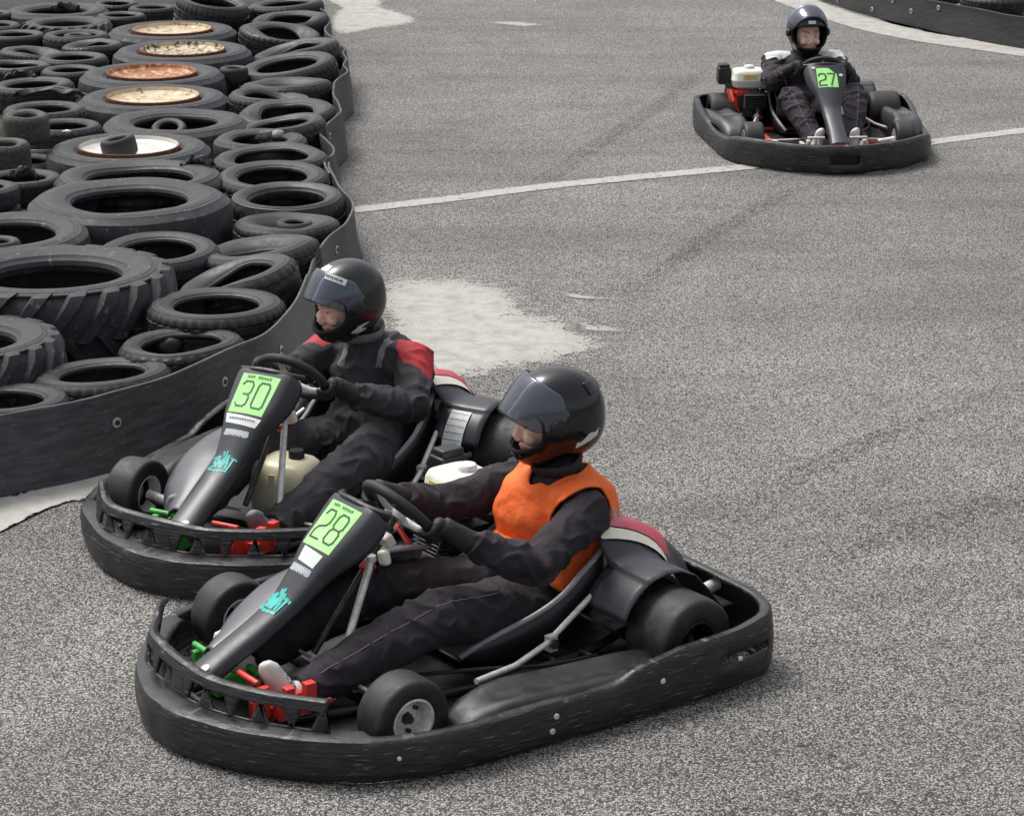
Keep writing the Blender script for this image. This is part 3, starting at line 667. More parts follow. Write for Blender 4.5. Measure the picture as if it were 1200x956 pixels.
def bumper(root, fence):
    loop = [V((x, y, 0)) for x, y in HALF] + [V((x, -y, 0)) for x, y in reversed(HALF[1:-1])]
    if not fence: loop = [V((p.x*.74 if p.x < 0 else p.x, p.y, 0)) for p in loop]
    loop = loop[len(HALF)-1:]+loop[:len(HALF)-1]
    NP = 260; Q, L = resample(spline(loop, 10, True), NP, True)
    if fence: tab = [(-.87,.225),(-.80,.215),(-.63,.196),(-.39,.194),(-.21,.165),(-.14,.136),(.40,.136),(.62,.134),(.75,.14),(1.05,.142)]
    else: tab = [(-.66,.245),(-.55,.24),(-.40,.225),(-.20,.19),(.10,.15),(.30,.14),(.50,.15),(.62,.185),(.75,.195),(1.05,.195)]
    mb = MB(); vs = []; uvs = []; fs = []
    rows = [(.0, -.022), (.05, -.006), (.16, .0), (.34, .003), (.50, .004), (.66, .003), (.86, 0), (.96, -.004), (1.0, -.012), (1.0, -.030), (.97, -.040)]; k = len(rows)
    for i, p in enumerate(Q):
        t = (Q[(i+1) % NP]-Q[(i-1) % NP]).normalized(); nn = V((t.y, -t.x, 0))
        if nn.dot(p) < 0: nn = -nn
        H = interp(p.x, tab); lipw = 1.0
        if fence and p.x > .7: lipw = 2.0
        for r, o in rows:
            o2 = o*lipw if o < -.01 and r > .9 else o
            q = p+nn*(o2 + .004*noise.noise(V((p.x*5, p.y*5, r*3)))); q.z = .006+(H-.006)*r + .003*noise.noise(V((p.x*4, p.y*4, 5)))
            vs.append(q); uvs.append((L*i/NP, q.z))
    for i in range(NP):
        p = Q[i]
        for j in range(k-1):
            if 3 <= j <= 4 and fence and -.74 < p.x < -.53 and abs(p.y) > .5 and j == 4: continue
            if not fence and j in (3, 4) and p.x > .9 and -.10 < p.y < .09: continue
            a, b = i*k+j, ((i+1) % NP)*k+j; fs.append((a, b, b+1, a+1))
    mb.add(vs, fs, 0, None, uvs)
    b = part('bumper', mb, BUMP_M, root, solid=.009, off=0)
    def bolt(x, y, z, nrm, r=.010):
        q = MB(); R = V((0,0,1)).rotation_difference(V(nrm).normalized()).to_matrix()
        q.lathe([(.001,.004),(r*.7,.004),(r,.001),(r,-.002)], 12, c=(x, y, z), rot=R, closed=False); part('bolt', q, STEEL, b)
    if fence:
        for s in (1, -1):
            bolt(-.30, s*.742, .115, (0, s, .0)); bolt(.10, s*.720, .10, (.1, s, 0)); bolt(.115, s*.720, .055, (.1, s, 0)); bolt(-.62, s*.745, .105, (0, s, 0)); bolt(.62, s*.645, .085, (.5, s, 0), .007)
    else:
        for y in (-.46, -.30, .30, .46): 
            for z in (.08, .15): bolt(interp(abs(y), [(0,1.046),(.2,1.008),(.35,.932),(.565,.745)])+.004, y, z, (1, y, 0), .008)
    if not fence:
        sb = MB(); sb.box((.985, -.005, .10), (.012, .30, .12)); part('slot_shade_plate', sb, PLB, b)  # black plate added behind the slot so it reads as a shaded hole
    if fence:
        fp = [V((x, y, 0)) for x, y in ((.80,-.445),(.865,-.385),(.925,-.30),(.955,-.16),(.965,0),(.955,.10),(.925,.20),(.865,.325),(.76,.475))]
        n = 91; F, LF = resample(spline(fp, 12), n); fb = MB(); vs = []; fs = []; uvs = []
        rows = [(.128, .0), (.144, -.001), (.150, -.002), (.206, -.010), (.212, -.012), (.234, -.018), (.238, -.026), (.234, -.040)]; k = len(rows)
        for i, p in enumerate(F):
            t = (F[min(i+1, n-1)]-F[max(i-1, 0)]).normalized(); nn = V((t.y, -t.x, 0))
            if nn.dot(p) < 0: nn = -nn
            tall = .032*sstep(.10, .02, i/(n-1)) - .006*sstep(.45, .62, i/(n-1))
            for z, o in rows:
                q = p+nn*o; q.z = z+tall*(z-.128)/.09
                if z in (.150, .206): q += t*(.012 if (i//9) % 2 else -.012)*(1 if z > .18 else -1)
                vs.append(q); uvs.append((LF*i/n, q.z))
        for i in range(n-1):
            hole = (i % 9) in (1, 2, 3, 4, 5, 6) and i > 5 and not (38 <= i < 47) and i < 87
            for j in range(k-1):
                if hole and j == 2: continue
                a = i*k+j; fs.append((a, a+k, a+k+1, a+1))
        fb.add(vs, fs, 0, None, uvs)
        part('bumper_rail', fb, BUMP_M, b, solid=.012, off=0)
    return b

def wheel(root, x, y, r, w, m_rim=ALU, steer=0, dark=False):
    e = empty('wheel', (x, y, r), radians(steer), root); s = 1 if y > 0 else -1
    mb = MB(); h = w/2
    pr = [(.068,.40*w),(.073,.47*w),(.088,.50*w),(r*.86,.50*w),(r*.93,.485*w),(r*.975,.44*w),(r*.995,.35*w),(r,.2*w),(r,0)]
    pr = pr+[(a, -b) for a, b in reversed(pr[:-1])]
    pr += [(.072,-.36*w),(.072,.36*w)]
    mb.lathe(pr, 64, axis='y'); part('tyre', mb, KTYRE, e, ang=50)
    mb = MB(); o = s*.30*w
    f = lambda q: [(a, s*b) for a, b in q]
    mb.lathe(f([(.074,.42*w),(.074,.47*w),(.067,.475*w),(.062,.43*w),(.057,.20*w),(.053,.10*w),(.034,.09*w),(.034,.14*w),(.026,.15*w),(.001,.15*w)]), 40, axis='y', closed=False)
    mb.lathe(f([(.074,.42*w),(.072,0),(.074,-.42*w),(.067,-.46*w),(.062,-.40*w),(.055,-.1*w)]), 40, axis='y', closed=False)
    part('rim', mb, PLB if dark else m_rim, e, ang=35)
    mb = MB()
    for k in range(3):
        a = 2*pi*k/3+.4; c = V((.042*cos(a), s*.10*w, .042*sin(a))); mb.cyl(c, c+V((0, s*.014, 0)), .007, 8)
    mb.cyl((0, s*.14*w, 0), (0, s*.32*w, 0), .013, 12); mb.cyl((0, s*.15*w, 0), (0, s*.19*w, 0), .020, 6)
    part('hub', mb, DSTEEL, e)
    return e

# nose fairing: stations (x, z, half width, side depth)
NOSE = [(.338,.628,.100,.030),(.354,.613,.110,.065),(.416,.556,.104,.074),(.476,.502,.088,.058),(.516,.460,.072,.046),(.560,.412,.060,.038),(.612,.364,.050,.034),(.70,.312,.046,.036),(.80,.262,.045,.034),(.88,.222,.048,.034),(.935,.190,.050,.030)]
def nose_eval(v):
    i = min(len(NOSE)-2, max(0, int(v))); t = v-i
    g = lambda j: V(NOSE[min(max(j, 0), len(NOSE)-1)])if False else NOSE[min(max(j, 0), len(NOSE)-1)]
    a, b, c, d = g(i-1), g(i), g(i+1), g(i+2)
    q = [.5*((2*b[k])+(c[k]-a[k])*t+(2*a[k]-5*b[k]+4*c[k]-d[k])*t*t+(3*b[k]-a[k]-3*c[k]+d[k])*t**3) for k in range(4)]
    return q
def nose_frame(v):
    q = nose_eval(v); a = nose_eval(max(0, v-.05)); b = nose_eval(min(len(NOSE)-1.001, v+.05))
    t = V((b[0]-a[0], 0, b[1]-a[1])).normalized(); n = V((-t.z, 0, t.x))
    if n.x < 0: n = -n
    return q, t, n
def nose_surf(u, v, lift=.002):
    """u in metres across (left positive), v station"""
    q, t, n = nose_frame(v); crown = .010*(1-(u/q[2])**2)
    return V((q[0], u, q[1]))+n*(crown+lift), n
def nose(root, kart):
    mb = MB(); rings = []
    for i in range(0, (len(NOSE)-1)*4+1):
        v = min(i/4, len(NOSE)-1.001); q, t, n = nose_frame(v); w, d = q[2], q[3]; c = V((q[0], 0, q[1])); sec = []
        for yy, bb in ((-1.22, -1.0), (-1.20, -.75), (-1.12, -.30), (-1.05, -.10), (-.97, -.01), (-.7, 0), (-.35, 0), (0, 0), (.35, 0), (.7, 0), (.97, -.01), (1.05, -.10), (1.12, -.30), (1.20, -.75), (1.22, -1.0)):
            crown = .010*max(0, 1-(yy/1.0)**2)
            sec.append(c+V((0, yy*w, 0))+n*(bb*d+crown))
        rings.append(sec)
    mb.loft(rings, open_=True)
    o = part('nose_fairing', mb, PLA, root, solid=.005, off=0, ang=60)
    cap = MB(); q, t, n = nose_frame(0)
    cap.tube([V((.338, y, .628))+n*(.012*(1-(y/.12)**2)-.004)+V((-.03*abs(y/.12)**3, 0, -.010*(y/.12)**2)) for y in [-.135+.27*k/16 for k in range(17)]], .0115, 8)
    part('fairing_edge', cap, PLB, o)
    def sheet(name, m, u0, u1, v0, v1, cut=None, lift=.003, par=None, skew=0):
        b = MB(); nu, nv = 8, 8; P = []
        for i in range(nv+1):
            row = []
            for j in range(nu+1):
                u = lerp(u0, u1, j/nu); v = lerp(v0, v1, i/nv)
                if cut: u, v = cut(j/nu, i/nv, u, v)
                row.append(nose_surf(u+skew*(i/nv), v, lift)[0])
            P.append(row)
        smooth_mesh_patch(b, P); return part(name, b, m, par or o)
    # u runs from the left of the kart; seen from the front the left of the picture is the kart's right (negative u)
    if kart in ('30', '28'):
        pl = sheet('number_plate', GREEN, -.084, .080, 1.02, 3.02, cut=lambda a, b, u, v: (u*(1-.10*b), v-.25*(1-abs(2*a-1))*0))
        b = MB()
        for k, ch in enumerate(kart):
            u0 = -.068+k*.078
            strokes(b, DIG[ch], lambda a, c, u0=u0: nose_surf((u0+.052*a)*.90, 2.66-.76*c, .0045), .0058, th=.0006)
        rnd = random.Random(3)
        for k in range(9):
            if k == 3: continue
            u0 = -.058+k*.012
            strokes(b, [[(0, 0), (.3, 1), (.6, .2), (1, .8+.4*rnd.random()), (.5, .5)]], lambda a, c, u0=u0: nose_surf(u0+.008*a, 1.30-.17*c, .0045), .0017, th=.0006)
        part('plate_number', b, INK, pl)
        st = sheet('sticker', WHITE if kart == '30' else PAPER, -.078 if kart == '30' else -.05, .076 if kart == '30' else .055, 3.10, 3.75 if kart == '30' else 3.95, cut=lambda a, b, u, v: (u*(1-.16*b), v+.10*a))
        b = MB()
        for k in range(10):
            u0 = -.062+k*.0125
            strokes(b, [[(0, .5), (.4, .8), (.7, .2), (1, .6)]], lambda a, c, u0=u0: nose_surf(u0*.9+.009*a, 3.5-.2*c, .0042), .002, th=.0005)
        if kart == '30': part('sticker_print', b, MATS['grey_plastic'], st)
        b = MB()
        for k in range(8):
            u0 = -.056+k*.014; a0 = rnd.random()
            strokes(b, [[(0, a0*.5), (.2, 1), (.6, .1), (.9, .9), (1.1, .3)], [(.2, .5), (.9, .6)]], lambda a, c, u0=u0: nose_surf(u0*.9+.010*a, 4.55-.36*c, .003), .0055, th=.0006)
        part('silver_badge', b, SILV, o)
        b = MB()
        for pl_ in ([(0,.75),(.25,.9),(.12,.5),(.3,.3),(.05,.15)], [(.32,.9),(.36,.2),(.48,.6),(.58,.2),(.66,1.0)], [(.7,.2),(.8,1.05),(.92,.25)], [(.72,.5),(.92,.5)], [(.98,.9),(1.25,.85)], [(1.1,.88),(1.04,.15)], [(0,.05),(.5,-.05),(1.05,.05)], [(.45,1.25),(.5,1.05)], [(.62,1.35),(.64,1.15)]):
            strokes(b, [pl_], lambda a, c: nose_surf(-.045+.072*a, 6.55-.75*c, .003), .0075 if kart == '30' else .011, th=.0006)
        part('graffiti_tag', b, TEAL, o)
    else:
        pl = sheet('number_plate', GREEN, -.070, .060, 1.25, 3.25, cut=lambda a, b, u, v: (u-.0*b, v+(.55 if a > .6 else .0)*(1-b)*min(1, (a-.6)*3 if a > .6 else 0)))
        b = MB()
        for k, ch in enumerate('27'):
            u0 = -.060+k*.060
            strokes(b, DIG[ch], lambda a, c, u0=u0: nose_surf(u0+.044*a, 3.0-.75*c, .0045), .010, th=.0006)
        part('plate_number', b, INK, pl)
        b = MB(); 
        for u, v in ((-.085, 1.2), (.088, 1.9)):
            p, n = nose_surf(u, v, .004); b.lathe([(.001,.004),(.009,.004),(.013,0)], 12, c=p, rot=V((0,0,1)).rotation_difference(n).to_matrix(), closed=False)
        part('stud', b, STEEL, o)
    p, n = nose_surf(.02 if kart != '27' else 0, 9.2, .002); b = MB()
    b.lathe([(.001,.003),(.013,.003),(.017,0)], 14, c=p, rot=V((0,0,1)).rotation_difference(n).to_matrix(), closed=False)
    if kart != '27': part('nose_bolt', b, ALU, o)
    return o

SW_C = V((.165, 0, .560)); SW_R = .130
SW_U = V((.67, 0, .742)).normalized(); SW_Y = V((0, 1, 0)); SW_N = V((-.742, 0, .67)).normalized()
def sw_pt(th, r=SW_R): return SW_C + SW_U*cos(th)*r + SW_Y*sin(th)*r
def steering(root):
    mb = MB(); n = 48
    pts = []
    for i in range(n):
        t = 2*pi*i/n; r = SW_R*(1-.10*sstep(.75, 1, -cos(t))) ; pts.append(sw_pt(t, r))
    mb.tube(pts, .0175, 10, closed=True); w = part('steering_wheel', mb, GLOVE, root)
    h = MB()
    for t in (0.0, 2.2, -2.2):
        a, b = sw_pt(t, .03)-SW_N*.02, sw_pt(t, SW_R-.006); h.tube([a, a.lerp(b, .5)-SW_N*.006, b], [(.004,.014),(.004,.011),(.004,.012)], 8)
    h.tube([SW_C-SW_N*.03, SW_C-SW_N*.012], .040, 20)
    part('spokes', h, ALU, w)
    h = MB(); h.tube([SW_C-SW_N*.02, V((.50, 0, .16))], .011, 12); h.tube([SW_C-SW_N*.06, SW_C-SW_N*.10], .024, 12); part('steering_column', h, DSTEEL, root)
    h = MB(); h.tube([(.325, .065, .445), (.335, .07, .42), (.55, .175, .09)], [.0115, .0125, .0125], 10); h.lathe([(.001,.012),(.016,.012),(.018,0),(.016,-.008)], 12, c=(.32,.062,.452), closed=False); h.tube([(.545,.12,.105),(.56,.21,.10)], .006, 8)
    part('fairing_stay', h, STEEL, root)
    h = MB(); h.box((.245, .035, .492), (.035, .06, .045), M.Rotation(.5, 3, 'Y')); part('wheel_connector', h, WHITEP, root, bevel=.008)
    h = MB(); h.box((.265, .055, .442), (.03, .04, .05), M.Rotation(.3, 3, 'X')); part('connector_plug', h, WHITEP, root, bevel=.010)
    h = MB(); h.box((.325, .05, .425), (.04, .035, .035), M.Rotation(.6, 3, 'Y')); part('column_clamp', h, RED, root, bevel=.006)

def seat(root):
    mb = MB(); st = []
    # stations from the front lip to the top of the back: pan (x, z), side edge (x, z), half width
    prof = [(.075,.085,.080,.105,.200),(.0,.062,.02,.145,.228),(-.10,.050,-.08,.178,.246),(-.22,.050,-.19,.205,.252),(-.33,.066,-.29,.243,.252),(-.42,.115,-.375,.300,.248),(-.475,.19,-.445,.340,.238),(-.52,.28,-.505,.385,.222),(-.555,.36,-.55,.425,.195),(-.575,.42,-.575,.455,.15)]
    P = spline([V((a, b, 0)) for a, b, c, d, w in prof], 4); D = spline([V((c, d, w)) for a, b, c, d, w in prof], 4)
    edgeL, edgeR = [], []
    for p, d in zip(P, D):
        row = []
        for k in range(15):
            u = k/7-1; q = abs(u); f = max(0, (q-.55)/.45)**1.8
            row.append(V((lerp(p.x, d.x, f), (1 if u > 0 else -1)*d.z*sin(min(1, q*1.12)*pi/2), lerp(p.y, d.y, f))))
        st.append(row); edgeL.append(row[-1]); edgeR.append(row[0])
    smooth_mesh_patch(mb, st); o = part('seat', mb, SEATM, root, solid=.008, off=0, ang=60)
    e = MB(); e.tube(edgeR+[x for x in st[-1][1:-1]]+list(reversed(edgeL)), .0095, 8); part('seat_edging', e, TRIM, o)
    for s in (1, -1):
        h = MB(); h.tube([(-.49, s*.275, .305), (-.455, s*.285, .275), (-.15, s*.36, .155)], .0100, 10); h.tube([(-.16, s*.36, .155), (.02, s*.41, .135), (.20, s*.45, .145)], .0100, 10)
        h.box((-.49, s*.255, .31), (.035, .05, .05)); h.box((-.16, s*.36, .148), (.03, .03, .05))
        part('seat_strut', h, STEEL, root)
        h = MB(); h.tube([(-.52, s*.20, .33), (-.50, s*.27, .345), (-.44, s*.27, .27), (-.47, s*.235, .23)], .012, 8); part('strut_bracket', h, DSTEEL, root)
        h = MB(); h.cyl((-.16, s*.345, .15), (-.16, s*.385, .15), .016, 10); part('strut_clamp', h, DSTEEL, root)

def sidepod(root, s, kart):
    mb = MB(); st = []
    for i in range(25):
        u = i/24; x = lerp(.40, -.42, u)
        h = interp(u, [(0,.075),(.06,.125),(.16,.155),(.30,.165),(.55,.150),(.8,.14),(1,.125)])
        h *= 1.45 if kart == '27' else 1.0
        yi = interp(u, [(0,.52),(.12,.47),(1,.50)]); yo = interp(u, [(0,.64),(.3,.69),(1,.715)])
        row = []
        for k in range(11):
            t = k/10; y = lerp(yi, yo, t); z = h*(1-.10*t) - .10*abs(2*t-1)**6*(.7 if t < .5 else .45) + .010*sin(t*9)*(u > .2)
            if t == 0: z = .05
            row.append(V((x, s*y, max(z, .05))))
        st.append(row)
    smooth_mesh_patch(mb, st); o = part('side_pod', mb, PLB if kart != '27' else PLA, root, solid=.006, off=0, ang=50)
    b = MB(); rr = random.Random(5)
    for k in range(5):
        strokes(b, [[(0,.2),(.3,1),(.5,.3),(.9,.8)],[(.1,.6),(.8,.5)]], lambda a, c, k=k: (V((.05+.05*c-.0*a, s*(.50+.028*k+.022*a), interp((.40-.05)/.82, [(0,.075),(.06,.125),(.16,.155),(.30,.165),(.55,.150),(1,.125)])*1.45*(1-.10*.3)+.007)), V((0,0,1))), .006)
    if kart == '27': part('pod_logo', b, SILV, o)

def engine(root, big=True):
    e = MB(); c = V((-.375 if big else -.36, -.385, .075 if big else -.04))
    e.box(c+V((0,0,.14)), (.19,.17,.17)); e.box(c+V((.10,.02,.19)), (.10,.12,.10))
    for k in range(7): e.box(c+V((.13,.02,.145+.015*k)), (.12,.15,.005))
    e.lathe([(.001,.0),(.055,.0),(.06,.02),(.055,.03),(.001,.035)], 20, axis='y', c=c+V((0,.09,.15)))
    o = part('engine', e, DSTEEL, root, bevel=.006)
    h = MB(); h.lathe([(.03,.0),(.095,.0),(.105,-.02),(.10,-.06),(.06,-.07),(.03,-.07)], 28, axis='y', c=c+V((-.01,-.075,.175)))
    h.box(c+V((.04,-.05,.235)), (.14,.10,.04)); h.box(c+V((.02,.06,.06)), (.20,.05,.03)); part('cooling_shroud', h, RED, o, bevel=.006)
    if not big: return
    t = MB()
    sec = []
    for z, k in ((.272,.86),(.285,.97),(.318,1.0),(.324,1.03),(.330,1.03),(.335,1.0),(.375,.97),(.395,.88),(.402,.70)):
        sec.append([c+V((.02+.100*k*(abs(cos(a))**.45)*(1 if cos(a) > 0 else -1), -.0+.122*k*(abs(sin(a))**.45)*(1 if sin(a) > 0 else -1), z)) for a in [2*pi*j/40 for j in range(40)]])
    t.loft(sec); tk = part('engine_tank', t, WHITEP, o, ang=50)
    q = MB(); q.lathe([(.001,.022),(.030,.022),(.034,.018),(.036,.0),(.001,.0)], 24, c=c+V((.0,.0,.401)), closed=False); part('tank_cap', q, ALU, tk)
    for cc_, sz_ in ((c+V((.1205,-.01,.358)), (.003,.085,.034)), (c+V((.02,.1225,.358)), (.06,.003,.03))):
        q = MB(); q.box(cc_, sz_); part('warning_sticker', q, YSTK, tk)
    f = MB(); f.box(c+V((-.04,-.165,.345)), (.11,.085,.12)); f.box(c+V((-.04,-.165,.415)), (.09,.07,.03)); f.tube([c+V((0,-.15,.29)), c+V((.04,-.1,.25))], .022, 10); part('air_filter', f, PLB, o, bevel=.012)
    f = MB(); f.box(c+V((-.05,.155,.36)), (.10,.06,.10)); part('silencer', f, PLB, o, bevel=.015)
    f = MB(); f.tube([c+V((.08,-.10,.22)), c+V((.15,-.14,.26)), c+V((.20,-.13,.20)), c+V((.16,-.08,.10))], .010, 8); part('exhaust_pipe', f, RED, o)
    f = MB(); f.tube([c+V((.10,.08,.30)), c+V((.16,.13,.34)), c+V((.24,.16,.20)), c+V((.30,.15,.08))], .005, 6); part('cable', f, PLB, o)

def rear(root, kart):
    st = []
    X = [-.44,-.47,-.52,-.58,-.64,-.70,-.76,-.81]
    ys = [-.50+1.0*k/30 for k in range(31)]
    def h(x, y):
        ay = abs(y); hump = interp(x, [(-.81,.27),(-.74,.335),(-.66,.385),(-.58,.41),(-.50,.425),(-.44,.43)])
        fend = .145 + sqrt(max(.02**2, .195**2-(x+.53)**2))
        f = fend
        k = sstep(.20, .33, ay); z = lerp(hump, f, k)
        return z
    mb = MB(); P = [[V((x, y, h(x, y))) for y in ys] for x in X]
    smooth_mesh_patch(mb, P); fr = []
    for s in (1, -1):       # front skirts of the arches
        rows = []
        for k in range(9):
            a = radians(lerp(64, 20, k/8)); rows.append([V((-.53+.195*cos(a), s*y, .145+.195*sin(a)-.0*k)) for y in (.30,.34,.38,.43,.47,.50)])
        smooth_mesh_patch(mb, rows)
    o = part('rear_cover', mb, PLA, root, solid=.006, off=0, ang=50)
    # stripes, kart left half (and mirrored): cream then red, running back over the hump
    for nm, m, y0, y1 in (('cream_stripe', CREAM, .262, .295), ('red_stripe', STRIPE_R, .15, .257)):
        for s in (1, -1):
            b = MB(); G = []
            for i in range(13):
                x = lerp(-.45, -.74, i/12); dy = .06*(i/12)
                G.append([V((x, s*(lerp(y0, y1, j/4)-.04+dy+(0 if nm[0] == 'c' else .0)), h(x, s*(lerp(y0, y1, j/4)-.04+dy))+.013)) for j in range(5)])
            smooth_mesh_patch(b, G); part(nm, b, m, o)
    if kart == '30':
        b = MB(); G = []
        for k in range(7):
            a = radians(lerp(60, 16, k/6)); G.append([V((-.53+.203*cos(a), y, .145+.203*sin(a))) for y in (.345,.37,.40,.43)])
        smooth_mesh_patch(b, G); st_ = part('label_sticker', b, WHITE, o)
        b = MB()
        for r in range(5):
            a = radians(54-8*r); c = V((-.53+.2045*cos(a), 0, .145+.2045*sin(a))); n = V((cos(a), 0, sin(a)))
            strokes(b, [[(i*.1, .5+.5*((i*7+r*3) % 4)/4) for i in range(11)]], lambda u, v, c=c, n=n: (c+V((0, .350+.075*u, 0))+V((-n.z, 0, n.x))*.008*v, n), .0022)
        part('label_print', b, INK, st_)
    mb = MB(); mb.cyl((-.53, -.60, .14), (-.53, .60, .14), .020, 14); mb.cyl((-.53, .02, .14), (-.53, .035, .14), .09, 28); mb.cyl((-.53, -.22, .14), (-.53, -.21, .14), .075, 24)
    part('rear_axle', mb, DSTEEL, root)
    mb = MB(); mb.tube([(-.50, .45, .10), (-.78, .42, .16), (-.80, .2, .17), (-.80, -.2, .17), (-.78, -.42, .16), (-.50, -.45, .10)], .015, 10)
    for s in (1, -1): mb.tube([(-.80, s*.36, .17), (-.862, s*.36, .18)], .022, 12)
    part('rear_bar', mb, ALU if kart == '28' else DSTEEL, root)

def chassis(root, kart):
    m = RED if kart == '27' else PLB
    mb = MB()
    for s in (1, -1):
        mb.tube(spline([(.87, s*.16, .07), (.72, s*.20, .070), (.45, s*.27, .065), (.1, s*.33, .06), (-.3, s*.33, .06), (-.55, s*.30, .09), (-.70, s*.30, .10)], 6), .015, 10)
        mb.tube([(.45, s*.27, .065), (.50, s*.40, .10), (.50, s*.45, .13)], .014, 8)
        mb.tube([(.35, s*.30, .07), (.36, s*.62, .09)], .012, 8); mb.tube([(-.30, s*.33, .07), (-.30, s*.66, .09)], .012, 8)
        mb.tube([(.36, s*.55, .09), (-.30, s*.58, .09)], .012, 8)
    mb.tube([(.87, -.16, .07), (.87, .16, .07)], .015, 10); mb.tube([(.45, -.27, .065), (.45, .27, .065)], .014, 10); mb.tube([(-.2, -.33, .06), (-.2, .33, .06)], .014, 8)
    part('chassis_frame', mb, m, root)
    mb = MB(); mb.add([(x, y, z) for z in (.042, .048) for x, y in ((.96,-.17),(.96,.17),(.55,.36),(.40,.60),(-.62,.60),(-.62,-.60),(.40,-.60),(.55,-.36))], [tuple(range(8)),tuple(range(15,7,-1))]+[(i, (i+1) % 8, 8+(i+1) % 8, 8+i) for i in range(8)])
    part('floor_tray', mb, PLB, root)
    for s, col in ((1, RED), (-1, PEDG)):
        if kart == '27': col = STEEL
        mb = MB(); y = s*.135
        mb.tube([(.72, y, .06), (.80, y, .13), (.815, y, .21)], .008, 8); mb.tube([(.815, y-.055, .21), (.815, y+.055, .21)], .010, 10); mb.box((.73, y, .085), (.13, .085, .06)); mb.box((.80, y+.045*s, .14), (.05, .025, .10)); mb.box((.70, y+.07*s, .13), (.09, .02, .05))
        mb.box((.70, y+.055*s, .12), (.13, .014, .055)); mb.tube([(.655, y-.05, .10), (.675, y-.03, .125), (.675, y+.05, .125), (.655, y+.07, .10)], .012, 8)
        mb.tube([(.74, y+s*.02, .10), (.60, y+s*.06, .10)], .005, 6)
        part('pedal', mb, col, root, bevel=.003)
    if kart != '27':
        mb = MB(); mb.box((.715, .215, .115), (.11, .045, .05)); mb.box((.665, .235, .15), (.035, .03, .085)); mb.box((.735, .232, .155), (.03, .03, .075)); mb.tube([(.66, .20, .10), (.60, .25, .12), (.66, .275, .13)], .010, 8)
        part('brake_bracket', mb, RED, root, bevel=.005)
    mb = MB()
    for s in (1, -1):
        mb.tube([(.50, s*.33, .11), (.50, s*.44, .13)], .018, 10); mb.tube([(.47, s*.40, .12), (.50, .02*s, .14)], .006, 8)
    part('steering_rods', mb, ALU, root)
    mb = MB()
    mb.tube(spline([(-.30, .30, .20), (-.36, .36, .16), (-.48, .40, .08), (-.55, .44, .10)], 6), .006, 8); mb.tube(spline([(.30, .20, .10), (.1, .34, .12), (-.1, .40, .10), (-.3, .42, .09)], 6), .007, 8)
    part('brake_hose', mb, PLB, root)

def leg_guard(root):
    """curved plastic wing on the right of the nose, over the shin"""
    st = spline([V((-.06,-.15,.335)), V((.16,-.12,.372)), V((.36,-.09,.375)), V((.50,-.075,.365)), (.62,-.06,.325), (.74,-.055,.275), (.83,-.05,.235)], 5)
    en = spline([V((-.08,-.25,.275)), V((.16,-.275,.325)), V((.36,-.285,.335)), V((.52,-.270,.315)), (.66,-.235,.262), (.76,-.170,.215), (.83,-.115,.19)], 5)
    G = []
    for p, q in zip(st, en):
        G.append([p.lerp(q, t/8)+V((0, 0, .022*sin(pi*t/8)-.035*max(0, t/8-.8)**1*3)) for t in range(9)])
    mb = MB(); smooth_mesh_patch(mb, G); part('leg_guard', mb, GUARD, root, solid=.006, off=0, ang=60)

def front_tank(root):
    mb = MB(); c = V((.26, .02, .008)); sec = []
    for z, k, sx in ((.055,.80,0),(.075,.95,0),(.12,1.0,0),(.18,1.0,0),(.225,.97,-.004),(.25,.86,-.012),(.262,.70,-.02),(.265,.5,-.02)):
        sec.append([c+V((sx+.095*k*(abs(cos(a))**.4)*(1 if cos(a) > 0 else -1), .125*k*(abs(sin(a))**.4)*(1 if sin(a) > 0 else -1), z)) for a in [2*pi*j/36 for j in range(36)]])
    mb.loft(sec); t = part('fuel_tank', mb, YELT, root, ang=45)
    for cc_, sz_ in ((c+V((.095,.0,.15)), (.006,.03,.16)), (c+V((.0,.126,.15)), (.03,.006,.16))):
        q = MB(); q.box(cc_, sz_); part('tank_rib', q, YELT, t, bevel=.003)
    q = MB(); q.lathe([(.001,.03),(.026,.03),(.030,.025),(.030,.0)], 18, c=c+V((-.03,.03,.265)), closed=False); part('tank_cap', q, PLB, t)

def kart(no, pos, yaw, label):
    root = empty('go_kart', (pos[0], pos[1], 0), radians(yaw)); tag(root, label, 'go-kart', 'racing go-karts')
    fence = no != '27'
    bumper(root, fence); chassis(root, no); nose(root, no); steering(root); seat(root); engine(root, no != '30'); rear(root, no)
    for s in (1, -1):
        wheel(root, .50, s*.49, .130, .125, steer=0 if no == '27' else 0)
        wheel(root, -.53 if no != '27' else -.40, s*.545, .146, .205, dark=True)
        sidepod(root, s, no)
    if no == '30': front_tank(root)
    if fence: leg_guard(root)
    if no == '27': root.scale = (1, 1, .92)
    return root
POSE = {'28': ((-.221, 7.152), 217.1), '30': ((-.738, 8.635), 241.5), '27': ((2.012, 15.707), 273.5)}
kart('28', *POSE['28'], 'black kart with green plate 28 driven by the person in the orange vest')
kart('30', *POSE['30'], 'black kart with green plate 30 and a yellowed fuel tank, next to the tyre wall')
kart('27', *POSE['27'], 'distant black kart with torn green plate 27 and a white engine tank')

